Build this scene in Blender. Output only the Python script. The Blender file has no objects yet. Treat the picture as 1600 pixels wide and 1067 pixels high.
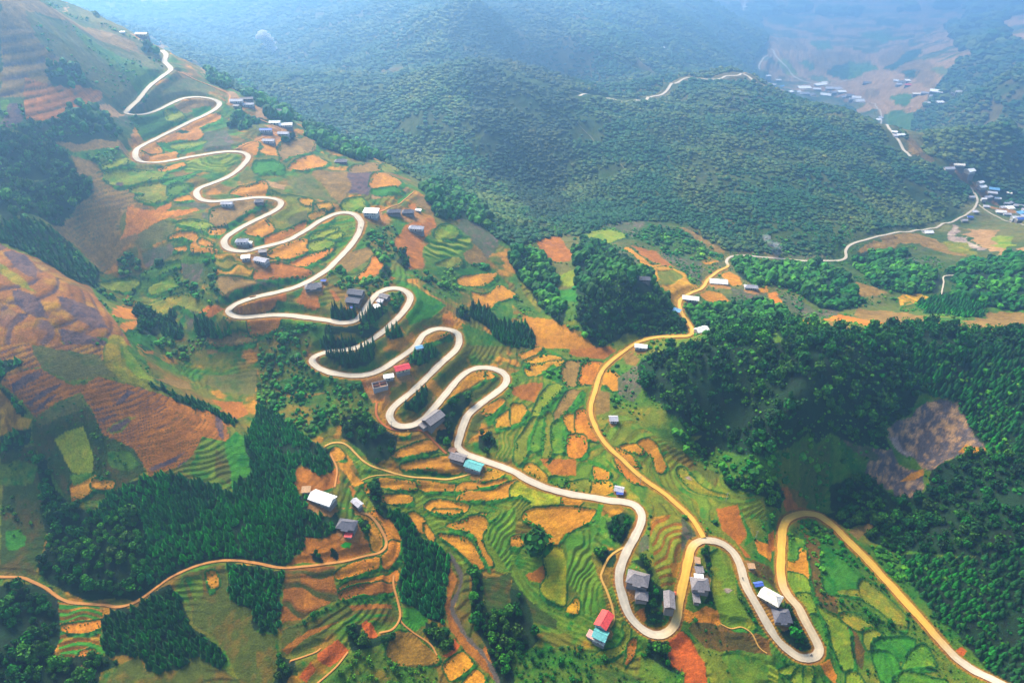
import bpy, math, random
import numpy as np
from mathutils import Vector, Matrix

scene = bpy.context.scene
col = scene.collection
random.seed(7)
rng = np.random.default_rng(7)

# ------------------------------------------------------------------ camera
CAM_H = 400.0
PITCH = math.radians(35.0)
FPX = 1067.0
cam_d = bpy.data.cameras.new("drone_camera")
cam = bpy.data.objects.new("drone_camera", cam_d)
col.objects.link(cam)
cam.location = (0, 0, CAM_H)
cam.rotation_euler = (math.radians(90) - PITCH, 0, 0)
cam_d.sensor_width = 36
cam_d.lens = 36 * FPX / 1600
cam_d.clip_start = 1
cam_d.clip_end = 30000
scene.camera = cam

# ------------------------------------------------------------------ sky, sun, exposure
SUN_EL = math.radians(45)
SUN_AZ = math.radians(-36)          # measured from +Y towards +X
world = bpy.data.worlds.new("World")
scene.world = world
world.use_nodes = True
nt = world.node_tree
bg = nt.nodes["Background"]
sky = nt.nodes.new("ShaderNodeTexSky")
sky.sky_type = 'NISHITA'
sky.sun_disc = False
sky.sun_elevation = SUN_EL
sky.sun_rotation = SUN_AZ
sky.altitude = 800
sky.air_density = 1.0
sky.dust_density = 3.0
nt.links.new(sky.outputs[0], bg.inputs[0])
bg.inputs[1].default_value = 0.105
sd = bpy.data.lights.new("sun", 'SUN')
sd.energy = 3.3
sd.angle = math.radians(30)
sd.color = (1.0, 0.90, 0.70)
sun = bpy.data.objects.new("sun", sd)
col.objects.link(sun)
sdir = Vector((math.sin(SUN_AZ) * math.cos(SUN_EL), math.cos(SUN_AZ) * math.cos(SUN_EL), math.sin(SUN_EL)))
sun.location = sdir * 3000
sun.rotation_euler = sdir.to_track_quat('Z', 'Y').to_euler()
scene.view_settings.view_transform = 'Standard'
scene.view_settings.look = 'None'
scene.view_settings.exposure = 2.25
scene.view_settings.gamma = 1
scene.cycles.use_denoising = True
scene.cycles.max_bounces = 4
scene.cycles.diffuse_bounces = 2
scene.cycles.volume_bounces = 0
scene.cycles.transparent_max_bounces = 4

# ------------------------------------------------------------------ noise
def _h(ix, iy, seed):
    n = (ix.astype(np.int64) * 374761393 + iy.astype(np.int64) * 668265263 + seed * 974634777) & 0xffffffff
    n = ((n ^ (n >> 13)) * 1274126177) & 0xffffffff
    n = n ^ (n >> 16)
    return (n & 0xffffff).astype(np.float32) / 16777216.0

def vnoise(x, y, seed=0):
    fx = np.floor(x); fy = np.floor(y)
    tx = (x - fx).astype(np.float32); ty = (y - fy).astype(np.float32)
    tx = tx * tx * (3 - 2 * tx); ty = ty * ty * (3 - 2 * ty)
    a = _h(fx, fy, seed); b = _h(fx + 1, fy, seed)
    c = _h(fx, fy + 1, seed); d = _h(fx + 1, fy + 1, seed)
    return (a + (b - a) * tx) * (1 - ty) + (c + (d - c) * tx) * ty

def fbm(x, y, seed=0, octv=4, gain=0.5):
    s = 0; a = 1.0; t = 0
    for o in range(octv):
        ca, sa = math.cos(0.6 * o + .3), math.sin(0.6 * o + .3)
        s = s + a * vnoise((x * ca - y * sa) * 2 ** o, (x * sa + y * ca) * 2 ** o, seed + 17 * o)
        t += a; a *= gain
    return s / t          # 0..1

# ------------------------------------------------------------------ terrain sheet (finer near the valley floor, coarser far off)
NI = 1200
def halfw(y): return 1.22 * (0.614 * y + 170) + 30
_y = [70.0]
def _dy(y): return max(0.60, 0.60 * (max(y, 250) / 250.0) ** 1.02) * min(1 + (y / 2600.0) ** 3, 6)
while _y[-1] < 9500: _y.append(_y[-1] + _dy(_y[-1]))
NJ = len(_y)
ys = np.array(_y)
U = np.linspace(-1, 1, NI)
GX = (halfw(ys)[:, None] * U[None, :])
GY = np.repeat(ys[:, None], NI, 1)
def grid_uv(x, y):
    j = np.interp(y, ys, np.arange(NJ))
    i = (x / halfw(y) + 1) * 0.5 * (NI - 1)
    return i, j
def samp(A, x, y):
    i, j = grid_uv(x, y)
    i = np.clip(i, 0, NI - 1.001); j = np.clip(j, 0, NJ - 1.001)
    i0 = i.astype(int); j0 = j.astype(int); a = i - i0; b = j - j0
    return ((A[j0, i0] * (1 - a) + A[j0, i0 + 1] * a) * (1 - b) + (A[j0 + 1, i0] * (1 - a) + A[j0 + 1, i0 + 1] * a) * b)

CP, SP = math.cos(PITCH), math.sin(PITCH)
def ray(px, py):
    a = (np.asarray(px, float) - 800) / FPX
    b = (533.5 - np.asarray(py, float)) / FPX
    return a, CP + b * SP, -SP + b * CP
def at_z(px, py, z):
    dx, dy, dz = ray(px, py)
    t = (z - CAM_H) / dz
    return dx * t, dy * t

# heights read off the photograph: where the ray through a point meets the height given
HEIGHTS = """
0,1067,38 200,1067,25 400,1067,18 600,1067,8 760,1067,-4 900,1067,-6 1025,993,5 1263,1030,-8 1100,1067,0
1000,880,27 1065,900,24 1160,900,14 1275,985,0 1222,870,4 1400,920,-5 1554,1065,-12 1330,840,0 1101,844,22
923,640,40 957,563,40 1082,518,40 1064,470,40 1138,415,42 1400,830,-8 1600,1000,5 1250,620,85 1100,570,72 1000,560,46
1000,640,36 1100,720,16 1250,770,2 1350,800,-4 1450,690,28 1530,620,55 1600,600,68 1600,800,40 1500,900,6 1600,1067,4
1300,700,35 1180,660,50
1150,525,82 1230,530,88 1350,530,86 1090,520,55 1250,495,36 1350,490,30 1440,480,28 1200,440,48 1350,440,38
1200,402,34 1320,400,28 1450,360,20 1524,323,12 1580,330,8 1500,420,25 1500,470,46 1600,450,46 1570,500,32
1500,540,76 1600,540,82 930,395,72 960,430,86 905,450,58 960,535,44 870,470,46 1010,440,76 1055,485,48
850,390,56 950,355,56 1020,400,52 1080,440,46 740,440,66 770,465,60 780,520,58 850,550,44 700,400,84
564,347,118 640,465,98 585,528,85 487,565,74 600,576,72 716,520,72 615,650,57 750,574,58 790,592,54 718,690,42 800,735,39
1000,795,32 439,315,134 350,380,130 307,303,144 388,243,152 211,240,162 343,160,172 196,175,184 260,85,200
355,486,102 511,500,94 400,463,105 450,345,124 540,400,108 650,400,98
650,710,42 620,760,33 700,800,22 600,860,27 700,900,8 540,830,42 500,780,49 450,900,38 420,1000,28 600,950,18
830,840,24 760,790,30 900,840,22 900,960,6 940,985,5 850,1040,-6 800,950,0 760,880,10 540,710,50
850,650,42 900,620,40 900,700,35 1000,700,30 1080,760,18 950,750,32 850,600,46
540,640,58 450,600,64 400,560,72 300,540,82 250,500,90 200,450,100 300,420,116 250,370,130 170,420,112 130,400,125
0,385,166 100,440,148 200,520,122 250,600,98 350,665,72 180,470,98 270,590,78 380,650,64
0,340,172 0,300,188 100,260,176 140,300,160 60,350,166 0,480,148 100,600,113 0,600,124 200,680,84 300,740,64 100,720,78
0,750,68 0,900,48 200,900,42 300,850,50 380,760,58 430,700,62 200,800,56 100,1000,32 300,980,27
0,205,206 100,190,202 180,200,188 0,100,244 100,110,232 0,0,292 60,0,284 160,35,248 250,74,206 350,132,172 420,165,156
480,200,139 560,250,121 640,290,106 700,330,92 200,110,212 150,60,236
80,0,150 300,90,90 400,148,84 480,182,80 560,222,75 650,262,70 750,320,64 850,345,60 1000,360,54 1130,395,43
300,40,130 300,0,150 450,60,138 450,0,172 600,100,148 600,0,200 740,0,225 740,100,182 740,200,126 700,280,80 500,120,110
860,150,94 860,0,180 850,300,64 950,200,118 950,154,136 1160,115,140 1000,260,90 1100,300,74 1100,200,112 1250,300,66
1250,200,108 1250,162,122 1330,175,108 1420,240,76 1480,275,52 1520,312,24 1400,340,40 1300,370,40
1100,50,100 1100,0,120 950,70,150 1000,0,170 1250,140,-10 1350,160,-12 1420,210,-8 1350,100,-15 1200,60,0 1450,50,-10
1400,0,-5 1200,0,10 1600,100,120 1500,170,52 1600,200,90 1600,270,30 1480,240,8 1560,60,100 1600,20,80 1370,230,-8 1250,155,-10 1180,128,-5 1440,262,0
"""
cp = np.array([[float(v) for v in w.split(',')] for w in HEIGHTS.split()])
# beyond the spur's crest the land lies deeper and farther away
_dx, _dy_, _dz = ray(cp[:, 0], cp[:, 1]); _zc = (cp[:, 2] - CAM_H) / _dz
_crest = np.interp(cp[:, 1], [0, 75, 130, 200, 290, 400, 530], [60, 250, 350, 480, 640, 900, 1250])
_wt = np.clip((cp[:, 0] - _crest) / 110, 0, 1) * np.clip((560 - cp[:, 1]) / 120, 0, 1)
_z2 = _zc + _wt * (np.maximum(0, _zc - 560) * .42 + np.maximum(0, _zc - 800) * 1.9)
cp[:, 2] = CAM_H + _z2 * _dz
cx, cy = at_z(cp[:, 0], cp[:, 1], cp[:, 2])
extra = np.array([(-4000, 8500, 0), (-1500, 8000, -40), (1500, 8000, -420), (4500, 8500, -400), (-200, 60, 22), (0, 60, -12), (200, 60, -14),
                  (500, 500, 70), (650, 650, 50), (1000, 900, 40), (-550, 450, 170), (-750, 700, 320), (-900, 1000, 330), (-1300, 1600, 200), (2300, 2300, -60)])
cx = np.r_[cx, extra[:, 0]]; cy = np.r_[cy, extra[:, 1]]; cz = np.r_[cp[:, 2], extra[:, 2]]
def tuv(x, y): return x / (y + 280.0), np.log(y + 280.0)
cu, cv = tuv(cx, cy)
EPS = 0.0009
def phi(du, dv): return np.sqrt(du * du + dv * dv + EPS)
A = phi(cu[:, None] - cu[None], cv[:, None] - cv[None])
n = len(cz)
A[np.arange(n), np.arange(n)] -= 0.006           # a little smoothing
P = np.c_[np.ones(n), cu, cv]
M = np.block([[A, P], [P.T, np.zeros((3, 3))]])
w = np.linalg.solve(M, np.r_[cz, 0, 0, 0])
st = 5
jj = np.unique(np.r_[np.arange(0, NJ, st), NJ - 1]); ii = np.unique(np.r_[np.arange(0, NI, st), NI - 1])
gx = GX[np.ix_(jj, ii)]; gy = GY[np.ix_(jj, ii)]
u, v = tuv(gx, gy)
Hc = w[n] + w[n + 1] * u + w[n + 2] * v
for k in range(n): Hc = Hc + w[k] * phi(u - cu[k], v - cv[k])
T = np.stack([np.interp(np.arange(NI), ii, Hc[r]) for r in range(len(jj))])
H = np.stack([np.interp(np.arange(NJ), jj, T[:, c]) for c in range(NI)], 1)
del T

def unproject(px, py, Hf):
    """world points where the rays through (px, py) first meet the terrain"""
    px = np.atleast_1d(np.asarray(px, float)); py = np.atleast_1d(np.asarray(py, float))
    dx, dy, dz = ray(px, py)
    t = np.full(len(px), 120.0); lo = t.copy(); done = np.zeros(len(px), bool); hi = np.full(len(px), 9000.0)
    while True:
        tn = t * 1.004
        x = dx * tn; y = dy * tn; z = CAM_H + dz * tn
        hit = (~done) & (z < samp(Hf, x, y))
        hi[hit] = tn[hit]; lo[hit] = t[hit]; done |= hit
        t = tn
        if done.all() or t[0] > 9000: break
    for _ in range(14):
        m = (lo + hi) / 2
        b = CAM_H + dz * m < samp(Hf, dx * m, dy * m)
        hi = np.where(b, m, hi); lo = np.where(b, lo, m)
    return np.c_[dx * hi, dy * hi, CAM_H + dz * hi]

def mesh_obj(name, verts, faces, mats=None, parent=None, smooth=False, colors=None):
    """faces: (n,3) or (n,4) int array; colors: (nverts,3) linear"""
    me = bpy.data.meshes.new(name)
    verts = np.asarray(verts, np.float32); faces = np.asarray(faces, np.int32)
    k = faces.shape[1]
    me.vertices.add(len(verts)); me.vertices.foreach_set("co", verts.ravel())
    me.loops.add(faces.size); me.loops.foreach_set("vertex_index", faces.ravel())
    me.polygons.add(len(faces))
    me.polygons.foreach_set("loop_start", np.arange(0, faces.size, k, dtype=np.int32))
    try: me.polygons.foreach_set("loop_total", np.full(len(faces), k, np.int32))
    except Exception: pass
    me.polygons.foreach_set("use_smooth", np.full(len(faces), bool(smooth)))
    if colors is not None:
        ca = me.color_attributes.new("tint", 'FLOAT_COLOR', 'POINT')
        c4 = np.ones((len(verts), 4), np.float32); c4[:, :3] = colors
        ca.data.foreach_set("color", c4.ravel())
    me.update(calc_edges=True)
    me.validate()
    for m in (mats or []): me.materials.append(m)
    o = bpy.data.objects.new(name, me)
    col.objects.link(o)
    if parent: o.parent = parent
    return o

def srgb(r, g, b):
    f = lambda c: (c / 255 / 12.92) if c / 255 <= 0.04045 else ((c / 255 + 0.055) / 1.055) ** 2.4
    c = np.array([f(r), f(g), f(b)])
    return c
def vivid(c, k=1.34):
    l = (c * np.array([.25, .6, .15])).sum()
    return np.maximum(l + (c - l) * k, .006)
# ------------------------------------------------------------------ outlines read off the photograph
# every line: sheet of the photograph | kind | options | points on that sheet
SHEET = {'I': (0, 0, 1.0)}
for _i, _r in enumerate('ABCD'):
    for _c in range(4): SHEET[_r + str(_c + 1)] = (400 * _c, (0, 270, 540, 797)[_i], 3.9525)
SHEET.update({'Z1': (340, 130, 9.7), 'Z2': (540, 300, 9.7), 'Z3': (460, 420, 7.905), 'Z4': (560, 540, 7.62), 'Z5': (900, 850, 5.93),
              'Z6': (1060, 840, 4.85), 'Z7': (1440, 240, 7.62), 'Z8': (1180, 90, 7.27)})
def pts_of(sheet, s):
    x0, y0, k = SHEET[sheet]
    a = np.array([[float(v) for v in w.split(',')] for w in s.split()])
    return np.c_[x0 + a[:, 0] / k, y0 + a[:, 1] / k]

MAIN_ROAD = [
 ('A1', "1000,310 1025,340 1018,380 1055,430 1000,475 930,525 885,580 850,625 815,655 775,690 800,708 870,712 940,695 1010,665 1090,625 1160,603 1240,600 1310,612 1355,640 1345,665 1290,700 1200,740 1100,790 1000,840 920,880 860,910 835,945 845,980 880,1000 950,1007 1050,995 1150,975 1250,958 1350,942 1450,935 1510,945 1535,970 1510,1010 1460,1060"),
 ('B1', "1400,30 1300,70 1230,95 1213,130 1240,165 1310,180 1400,172 1500,162"),
 ('B2', "0,153 100,157 150,175 155,205 110,240 50,270 0,292"),
 ('B1', "1470,350 1400,395 1382,430 1400,465 1450,484 1520,485"),
 ('B2', "0,468 80,450 180,425 260,385 340,335 400,295 450,270 510,248 570,245 620,265 648,305 640,360 615,410 560,480 500,540 440,600 350,655 260,700 150,735 50,755"),
 ('B1', "1581,768 1500,790 1430,820 1405,855 1430,885 1480,895"),
 ('B2', "0,888 100,878 200,880 300,893 440,910 540,930 620,915 655,870 700,800 750,745 810,715 870,712 930,735 955,770 935,820 890,880 830,940 780,985 730,1020 640,1075 520,1100"),
 ('C2', "420,40 355,70 345,100 375,135 450,165 530,180 620,188 700,178 780,145 850,100 930,45 990,0"),
 ('B2', "1030,1000 1080,970 1130,958 1190,965 1240,990 1255,1030"),
 ('C2', "1250,5 1190,65 1120,130 1050,200 980,270 900,335 845,380 822,430 840,475 890,500 950,500 1010,475 1070,420 1130,350 1190,275 1250,205 1310,155 1380,135 1450,140 1520,165 1550,205 1530,250 1460,305 1380,365 1310,425 1280,490 1255,570 1245,620 1275,660 1350,690 1450,725 1581,770"),
 ('C3', "100,830 220,880 350,915 480,935 600,955 700,965 760,985"),
 ('D3', "800,20 795,80 765,150 720,230 685,310 660,390 665,470 690,560 720,640 770,705 830,755 890,775 950,765 1000,720 1020,650 1035,560 1055,460 1080,350 1100,260 1130,205 1190,185 1260,190 1330,225 1385,285 1415,360 1440,450 1480,530 1530,620"),
 ('D4', "0,710 50,790 120,860 190,910 250,920 300,905 318,860 290,790 240,700 190,600 140,540 100,480 80,400 80,300 85,200 90,110 115,55 170,30 240,20 310,35 400,95 500,190 600,290 700,400 800,510 900,620 1000,730 1100,850 1180,930 1300,1010 1400,1060 1581,1130"),
]
VALLEY_ROAD = [
 ('D3', "1185,175 1150,110 1110,50 1060,0"), ('C3', "950,920 850,850 760,780 680,700 600,630 545,560 510,490 487,420 490,350 510,290 530,220 560,150 620,90 700,30 740,0"),
 ('B3', "800,1035 900,1015 1010,1010 1090,1000 1115,980 1090,930 1055,880 1035,820 1045,780 1100,745 1170,715 1210,660 1270,610 1335,575 1325,550 1350,520 1450,512"),
 ('B4', "0,525 150,538 300,545 430,543 480,525 480,480 510,445 620,410 750,378 900,358 1050,335 1150,300 1230,255 1280,210 1290,150 1250,90 1190,45 1130,15"),
]
UPPER_ROADS = [
 (6.0, [('A3', "415,595 580,608 800,622 860,600 940,575 970,540 1040,500 1110,483 1200,490 1290,488 1320,470 1400,465 1415,455")]),
 (5.5, [('A4', "880,970 820,890 770,820 740,780 700,720 670,660 645,638 560,600")]),
 (9.0, [('A4', "460,535 350,520 270,515 200,495 140,450 100,400 50,350 20,300")]),
 (9.0, [('A3', "1545,445 1525,420 1540,380 1581,340")]),
 (14.0, [('A3', "1425,70 1435,35 1442,0")]),
 (2.2, [('B4', "1300,195 1350,235 1400,265 1500,305 1581,325 1700,345")]),
 (1.6, [('B4', "1150,632 1090,640 1085,680 1070,750")]),
 (6.0, [('A3', "1425,455 1460,475 1500,510 1540,532")]),
 (4.0, [('A4', "430,512 490,498 540,492")]),
]
PATHS = [   # width, colour, points
 (2.3, 'O', [('D1', "-80,400 0,410 130,415 200,440 280,480 375,545 450,570 550,578 650,585 720,597 820,575 900,525 980,465 1060,410 1180,355 1300,320 1430,308 1581,325"),
        ('D2', "150,355 300,345 450,328 570,310 680,280 760,262 800,230 805,190 780,130 740,70 700,30 640,10")]),
 (1.9, 'Y', [('C2', "425,620 470,600 530,600 570,620 610,660 660,710 720,745 800,770 880,795 960,810 1080,818 1180,825 1260,810 1330,790")]),
 (1.6, 'O', [('C2', "462,670 500,760 495,820 485,880")]),
 (1.9, 'Y', [('D3', "700,225 650,250 600,290 560,370 550,410 590,510 620,600 628,680 600,730")]),
 (2.2, 'R', [('C2', "745,350 745,430 790,490 860,520 950,520 1030,525 1100,590 1180,670")]),
 (1.7, 'O', [('D2', "850,400 850,460 880,580 890,660 840,735 760,755")]),
 (1.2, 'O', [('D2', "892,670 900,690 960,745 1080,830 1120,900")]),
 (1.4, 'O', [('D2', "380,1067 500,960 570,870")]),
 (1.2, 'O', [('D2', "210,930 300,900 380,870 400,850")]),
 (2.2, 'O', [('A1', "1060,430 1130,455 1200,490 1300,530 1410,580 1415,640")]),
 (1.0, 'Y', [('D3', "1290,700 1350,730 1420,720 1480,760 1530,850 1581,890")]),
 (1.0, 'Y', [('C2', "650,830 720,805 800,798 880,797")]),
 (1.4, 'O', [('Z2', "270,330 420,320 560,290 700,220 800,190 900,110 1040,0")]),
 (1.4, 'O', [('Z1', "280,1000 420,930 560,880 700,820 900,760 980,720 860,650 760,600 600,540 430,480")]),
 (.6, 'T', [('A3', "320,690 430,790 490,850 540,930 600,970 720,1060")]), (.6, 'T', [('B3', "725,0 760,100 840,160 880,210 915,265")]),
 (1.6, 'W', [('A3', "235,580 340,560 440,580")]),
 (1.0, 'O', [('B2', "0,760 -40,765")]),
]
STREAM = [('D2', "1190,260 1240,340 1265,420 1240,520 1210,590 1240,680 1310,790 1400,880 1450,960 1500,1067 1520,1120")]

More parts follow.
